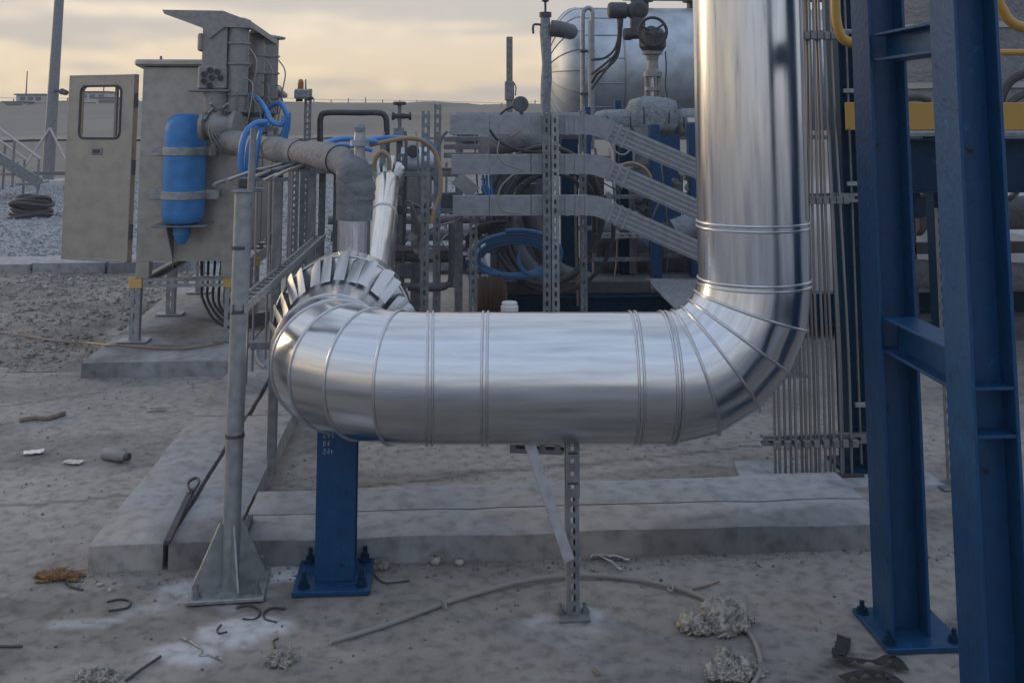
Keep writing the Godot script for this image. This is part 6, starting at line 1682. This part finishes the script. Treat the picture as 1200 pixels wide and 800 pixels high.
# ---------------------------------------------------------------- litter on the yard
func clump(called: String, label: String, cat: String, group: String, c: Vector3, rx: float, ry: float, rz: float, m: Material, sd: float) -> void:
	# torn tufts heaped on one another
	var o := thing(called, label, cat, c, group)
	var mass := Shape.new()
	var tufts: int = 9 if rx < 0.06 else 26
	var tops := []
	for n_ in tufts:
		var a := rng.randf() * TAU
		var w := sqrt(rng.randf())
		var f := 1.0 - 0.7 * w * w
		var tr := Vector3(rx * rng.randf_range(0.22, 0.42), ry * f * rng.randf_range(0.25, 0.5), rz * rng.randf_range(0.25, 0.45))
		var tc := c + Vector3(cos(a) * w * rx * 0.8, tr.y * 0.6 + ry * f * 0.35 * rng.randf(), sin(a) * w * rz * 0.8)
		var turn := Basis(Vector3.UP, rng.randf() * TAU) * Basis(Vector3.RIGHT, rng.randf_range(-0.5, 0.5))
		var rows := []
		for j in 17:
			var v := PI * j / 16.0
			var row := PackedVector3Array()
			for i in 28:
				var u := TAU * i / 28
				var d := Vector3(sin(v) * cos(u), cos(v), sin(v) * sin(u))
				var k := 1.0 + 0.38 * nb.get_noise_3d(d.x * 34.0 + sd + n_ * 9.0, d.y * 34.0, d.z * 34.0) + 0.55 * nc.get_noise_3d(d.x * 150.0, d.y * 150.0 + n_ * 13.0, d.z * 150.0 + sd)
				var p := tc + turn * (d * tr * k)
				p.y = max(p.y, 0.0005)
				row.append(p)
			rows.append(row)
		mass.skin(rows)
		tops.append([tc, tr])
	build("fibre_mass", mass, m, o)
	var st := Shape.new()
	for k in 220:
		var q = tops[k % tops.size()]
		var d := Vector3(rng.randf_range(-1, 1), rng.randf_range(0.0, 1.0), rng.randf_range(-1, 1)).normalized()
		var p: Vector3 = q[0] + d * q[1] * 0.95
		var e := d * rng.randf_range(0.004, 0.016) + Vector3(rng.randf_range(-1, 1), rng.randf_range(-0.6, 0.3), rng.randf_range(-1, 1)) * 0.016
		var z := p + e
		z.y = max(z.y, 0.001)
		st.tube([p, p + e * 0.5 + Vector3(0, 0.003, 0), z], 0.0011, 4)
	build("loose_fibre", st, m, o)

func scrap(called: String, label: String, cat: String, group: String, pts: Array, r: float, m: Material) -> void:
	hose(called, label, cat, group, pts, r, m, 6, 7)

func litter() -> void:
	var e := 0.006
	hose("ground_hose", "grey hose lying in a wide arc around the foot of the slotted post", "hose", "", [Vector3(-0.297, 0.012, -3.415), Vector3(-0.163, 0.012, -3.491), Vector3(-0.058, 0.012, -3.562), Vector3(0.052, 0.012, -3.643), Vector3(0.197, 0.012, -3.726), Vector3(0.348, 0.012, -3.793), Vector3(0.531, 0.012, -3.820), Vector3(0.704, 0.012, -3.779), Vector3(0.837, 0.012, -3.703), Vector3(0.932, 0.012, -3.594), Vector3(0.988, 0.012, -3.453), Vector3(0.996, 0.012, -3.301), Vector3(0.970, 0.012, -3.178), Vector3(0.924, 0.012, -3.089), Vector3(0.858, 0.012, -2.998)], 0.0075, M.hose_grey, 8, 10)
	scrap("hose_tie", "knotted tie on the grey ground hose before the blue support", "tie", "ties on the grey ground hose", [Vector3(0.041, 0.020, -3.656), Vector3(0.054, 0.024, -3.621), Vector3(0.060, 0.010, -3.610), Vector3(0.046, 0.010, -3.636)], 0.004, M.hose_grey)
	scrap("hose_tie", "knotted tie on the grey ground hose near the wool clump", "tie", "ties on the grey ground hose", [Vector3(0.827, 0.020, -3.724), Vector3(0.829, 0.024, -3.681), Vector3(0.822, 0.010, -3.676), Vector3(0.816, 0.010, -3.703)], 0.004, M.hose_grey)
	clump("wool_clump", "large torn clump of pale mineral wool lying on the grey hose", "insulation wool", "clumps of pale wool", Vector3(0.907, 0.000, -3.441), 0.115, 0.10, 0.085, M.wool, 3.0)
	clump("wool_clump", "flat clump of pale mineral wool near the hose's end", "insulation wool", "clumps of pale wool", Vector3(0.876, 0.000, -3.162), 0.095, 0.07, 0.06, M.wool, 9.0)
	clump("wool_clump", "flattened scrap of pale wool before the blue support", "insulation wool", "clumps of pale wool", Vector3(-0.423, 0.000, -3.328), 0.06, 0.03, 0.03, M.wool, 15.0)
	clump("wool_clump", "pale wool scrap at the very front of the dusty yard", "insulation wool", "clumps of pale wool", Vector3(-0.950, 0.000, -3.274), 0.07, 0.03, 0.03, M.wool, 21.0)
	clump("wool_clump", "crumpled wool scrap beside the blue support's base plate", "insulation wool", "clumps of pale wool", Vector3(-0.163, 0.000, -3.944), 0.035, 0.04, 0.03, M.wool, 27.0)
	clump("wool_clump", "small wool scrap lying against the slab behind the blue support", "insulation wool", "clumps of pale wool", Vector3(-0.250, 0.000, -4.068), 0.04, 0.05, 0.03, M.wool, 31.0)
	clump("orange_rag", "crumpled orange brown rag at the corner of the concrete walkway", "rag", "", Vector3(-1.289, 0.000, -3.967), 0.085, 0.03, 0.04, M.wool_orange, 41.0)
	# bent wire offcuts
	var gw := "bent wire offcuts on the dusty ground"
	scrap("wire_offcut", "bent wire staple on the dust before the walkway's corner", "wire", gw, [Vector3(-1.064, 0.006, -3.754), Vector3(-1.027, 0.006, -3.770), Vector3(-0.990, 0.006, -3.754), Vector3(-0.983, 0.006, -3.711), Vector3(-1.011, 0.006, -3.695), Vector3(-1.040, 0.006, -3.691)], 0.0035, M.rubber)
	scrap("wire_offcut", "hooked wire touching the post's white base plate edge", "wire", gw, [Vector3(-0.627, 0.006, -3.678), Vector3(-0.588, 0.006, -3.693), Vector3(-0.552, 0.006, -3.660), Vector3(-0.544, 0.006, -3.612), Vector3(-0.562, 0.006, -3.591), Vector3(-0.593, 0.006, -3.599)], 0.0035, M.rubber)
	scrap("wire_offcut", "open wire hook between the two posts' base plates", "wire", gw, [Vector3(-0.467, 0.006, -3.660), Vector3(-0.507, 0.006, -3.669), Vector3(-0.530, 0.006, -3.641), Vector3(-0.522, 0.006, -3.593), Vector3(-0.481, 0.006, -3.567)], 0.0035, M.rubber)
	scrap("wire_offcut", "tiny bent wire just before the round post's plate", "wire", gw, [Vector3(-0.654, 0.006, -3.564), Vector3(-0.660, 0.006, -3.531), Vector3(-0.648, 0.006, -3.508), Vector3(-0.626, 0.006, -3.517)], 0.003, M.rubber)
	scrap("wire_offcut", "small bent wire left of the wool scrap before the support", "wire", gw, [Vector3(-0.460, 0.006, -3.461), Vector3(-0.473, 0.006, -3.446), Vector3(-0.462, 0.006, -3.404)], 0.003, M.rubber)
	scrap("wire_offcut", "dark wire curl beside the orange brown rag", "wire", gw, [Vector3(-1.256, 0.006, -3.923), Vector3(-1.219, 0.006, -3.880), Vector3(-1.173, 0.006, -3.851)], 0.0035, M.rubber)
	scrap("wire_offcut", "thin curled wire beside the blue support's base plate", "wire", gw, [Vector3(-0.191, 0.006, -3.903), Vector3(-0.158, 0.006, -3.833), Vector3(-0.108, 0.006, -3.829), Vector3(-0.064, 0.006, -3.839)], 0.0025, M.rubber)
	scrap("stick", "straight thin rod lying towards the front of the yard", "rod", "", [Vector3(-0.860, 0.006, -3.250), Vector3(-0.828, 0.006, -3.318), Vector3(-0.795, 0.006, -3.379)], 0.004, M.dark)
	scrap("stick", "short dark stick at the edge of the dusty yard", "rod", "", [Vector3(-1.302, 0.006, -3.478), Vector3(-1.266, 0.006, -3.475), Vector3(-1.230, 0.006, -3.473)], 0.004, M.dark)
	scrap("stick", "thin brown twig near the large wool clump", "twig", "", [Vector3(0.901, 0.006, -3.699), Vector3(0.947, 0.006, -3.715), Vector3(1.007, 0.006, -3.750)], 0.003, M.wood)
	scrap("twine", "pale string lying in a crook on the dust", "string", "", [Vector3(-0.767, 0.006, -3.495), Vector3(-0.723, 0.006, -3.460), Vector3(-0.680, 0.006, -3.405), Vector3(-0.679, 0.006, -3.375), Vector3(-0.648, 0.006, -3.373), Vector3(-0.609, 0.006, -3.350)], 0.0032, M.wool)
	scrap("wood_chip", "dark wood splinter at the front below the slotted post", "splinter", "", [Vector3(0.482, 0.006, -3.208), Vector3(0.494, 0.006, -3.179)], 0.005, M.wood)
	scrap("rope_piece", "frayed brown rope piece on the concrete apron", "rope", "", [Vector3(-2.167, 0.012, -5.907), Vector3(-2.104, 0.012, -5.949), Vector3(-2.031, 0.012, -5.944), Vector3(-1.979, 0.012, -6.037)], 0.013, M.wood)
	# paper and foil
	var gs := "bright scraps of foil and paper"
	for q in [[Vector3(-1.896, 0.004, -5.373), 0.045, 0.03, 0.3, "creased foil scrap nearest the edge of the apron"], [Vector3(-1.657, 0.004, -5.205), 0.045, 0.025, -0.2, "foil scrap lying between the other foil scrap and the bottle"], [Vector3(-1.501, 0.004, -6.081), 0.05, 0.02, 0.1, "foil scrap farther back near the cabinet slab"]]:
		var rows := []
		for j in 5:
			var row := PackedVector3Array()
			for i in 6:
				var u: float = (i / 5.0 - 0.5) * 2.0 * q[1]; var v: float = (j / 4.0 - 0.5) * 2.0 * q[2]
				var p := Basis(Vector3.UP, q[3]) * Vector3(u, 0.006 + 0.012 * absf(nb.get_noise_2d(u * 900.0, v * 900.0 + q[1] * 99.0)), v)
				row.append(q[0] + p)
			rows.append(row)
		tag(build("foil_scrap", Shape.new().sheet(rows, 0.0006), M.foil, self, q[0]), q[4], "foil", gs)
	var gp := "paper strips by the slotted post"
	var strips := [[[Vector3(0.612, 0.006, -3.994), Vector3(0.649, 0.006, -3.947), Vector3(0.684, 0.006, -3.865)], "paper strip curling away from the slotted post's foot"], [[Vector3(0.605, 0.006, -3.987), Vector3(0.664, 0.006, -3.983), Vector3(0.729, 0.006, -3.941)], "longer paper strip pointing along the slab's front edge"], [[Vector3(0.591, 0.006, -3.981), Vector3(0.632, 0.006, -4.000), Vector3(0.666, 0.006, -3.975)], "short dark edged paper strip in the scatter by the slab"]]
	for q in strips:
		var path := Shape.curve(q[0], 4)
		var ra := PackedVector3Array(); var rb := PackedVector3Array()
		for i in path.size():
			var lift := 0.006 * absf(sin(i * 0.9))
			ra.append(path[i] + Vector3(0, lift, -0.012)); rb.append(path[i] + Vector3(0, lift + 0.003, 0.012))
		tag(build("paper_strip", Shape.new().sheet([ra, rb], 0.0006), M.paper, self, q[0][0]), q[1], "paper", gp)
	# plastic bottle
	var b0 := Vector3(-1.541, 0.028, -5.268); var b1 := Vector3(-1.418, 0.028, -5.208)
	var bt := thing("plastic_bottle", "dusty plastic bottle with a dark cap lying on the apron", "bottle", b0)
	build("body", Shape.new().lathe(b0, b1 - b0, [Vector2(0.012, 0), Vector2(0.027, 0.01), Vector2(0.027, 0.10), Vector2(0.02, 0.13), Vector2(0.012, 0.15)], 16, true), M.hose_grey, bt)
	build("cap", Shape.new().lathe(b1, b1 - b0, [Vector2(0.018, -0.01), Vector2(0.018, 0.018), Vector2(0.012, 0.02)], 14), M.dark, bt)
	# black strap
	var sp := [[Vector3(1.281, 0.010, -3.320), Vector3(1.247, 0.015, -3.249), Vector3(1.218, 0.010, -3.202), Vector3(1.259, 0.012, -3.175), Vector3(1.313, 0.020, -3.145), Vector3(1.372, 0.012, -3.186), Vector3(1.374, 0.010, -3.123)], [Vector3(1.180, 0.012, -3.083), Vector3(1.242, 0.016, -3.097), Vector3(1.306, 0.012, -3.096), Vector3(1.326, 0.010, -3.062), Vector3(1.336, 0.010, -3.008)]]
	var k := 0
	for q in sp:
		var path := Shape.curve(q, 6)
		var ra := PackedVector3Array(); var rb := PackedVector3Array()
		for i in path.size():
			var d: Vector3 = (path[min(i + 1, path.size() - 1)] - path[max(i - 1, 0)]).normalized()
			var sd := d.cross(Vector3.UP).normalized() * 0.02
			ra.append(path[i] + sd + Vector3(0, 0.006 + 0.012 * absf(sin(i * 0.8)), 0)); rb.append(path[i] - sd + Vector3(0, 0.004, 0))
		tag(build("strap", Shape.new().sheet([ra, rb], 0.003), M.strap, self, q[0]), ["twisted black strap lying beside the blue frame's base plate", "black strap end at the very front beside the blue frame"][k], "strap", "pieces of black strap")
		k += 1
	# steel wedge in the walkway joint
	var w := thing("lifting_pin", "rusty dark lifting pin lying in the open joint of the walkway", "pin", Vector3(-0.948, 0.100, -4.277))
	build("pin", Shape.new().bar(Vector3(-0.925, 0.108, -3.962), Vector3(-0.959, 0.108, -4.495), 0.022, 0.014), M.dark, w)
	build("loop", Shape.new().run([Vector3(-0.953, 0.115, -4.435), Vector3(-0.980, 0.125, -4.525), Vector3(-0.959, 0.130, -4.569), Vector3(-0.937, 0.125, -4.531), Vector3(-0.943, 0.115, -4.453)], 0.006, 8, 5), M.dark, w)
	var w2 := thing("lifting_pin", "short dark lifting pin at the walkway corner behind the round post", "pin", Vector3(-0.670, 0.100, -4.088))
	build("pin", Shape.new().bar(Vector3(-0.665, 0.108, -3.987), Vector3(-0.671, 0.108, -4.181), 0.02, 0.014), M.dark, w2)
	# stones by the slab
	var gs2 := "loose stones along the slab front"
	for q in [[Vector3(0.025, 0.000, -3.987), 0.022, "stone against the slab front behind the blue support"], [Vector3(0.111, 0.000, -3.973), 0.018, "small stone farther along the slab front"], [Vector3(-1.127, 0.000, -3.888), 0.012, "stone by the bent wire staple"], [Vector3(-1.077, 0.000, -3.845), 0.013, "dark stone beside the wire staple"]]:
		var s := Shape.new()
		var rows := []
		for j in 7:
			var row := PackedVector3Array()
			for i in 10:
				var v := PI * j / 6.0; var u := TAU * i / 10
				var d := Vector3(sin(v) * cos(u), cos(v) * 0.7, sin(v) * sin(u))
				row.append(q[0] + Vector3(0, q[1] * 0.4, 0) + d * q[1] * (1.0 + 0.4 * nb.get_noise_3d(d.x * 60.0, d.y * 60.0, d.z * 60.0 + q[1] * 999.0)))
			rows.append(row)
		tag(build("loose_stone", s.skin(rows), M.wool, self, q[0]), q[2], "stone", gs2)

func _ready() -> void:
	rng.seed = 7
	na = noise(101, 0.11, 4); nb = noise(102, 0.05, 4); nc = noise(103, 0.03, 4)
	view_and_light()
	materials()
	land()
	paving()
	far_yard()
	vessel()
	skid()
	platform()
	cabinet()
	actuators()
	cable_trays()
	blue_frame()
	clad_pipe()
	branch_pipes()
	near_supports()
	tube_bundle()
	tube_rack()
	wheel_valve()
	big_hoses()
	blue_hoses()
	middle_background()
	process_racks()
	litter()
	loose_stones()
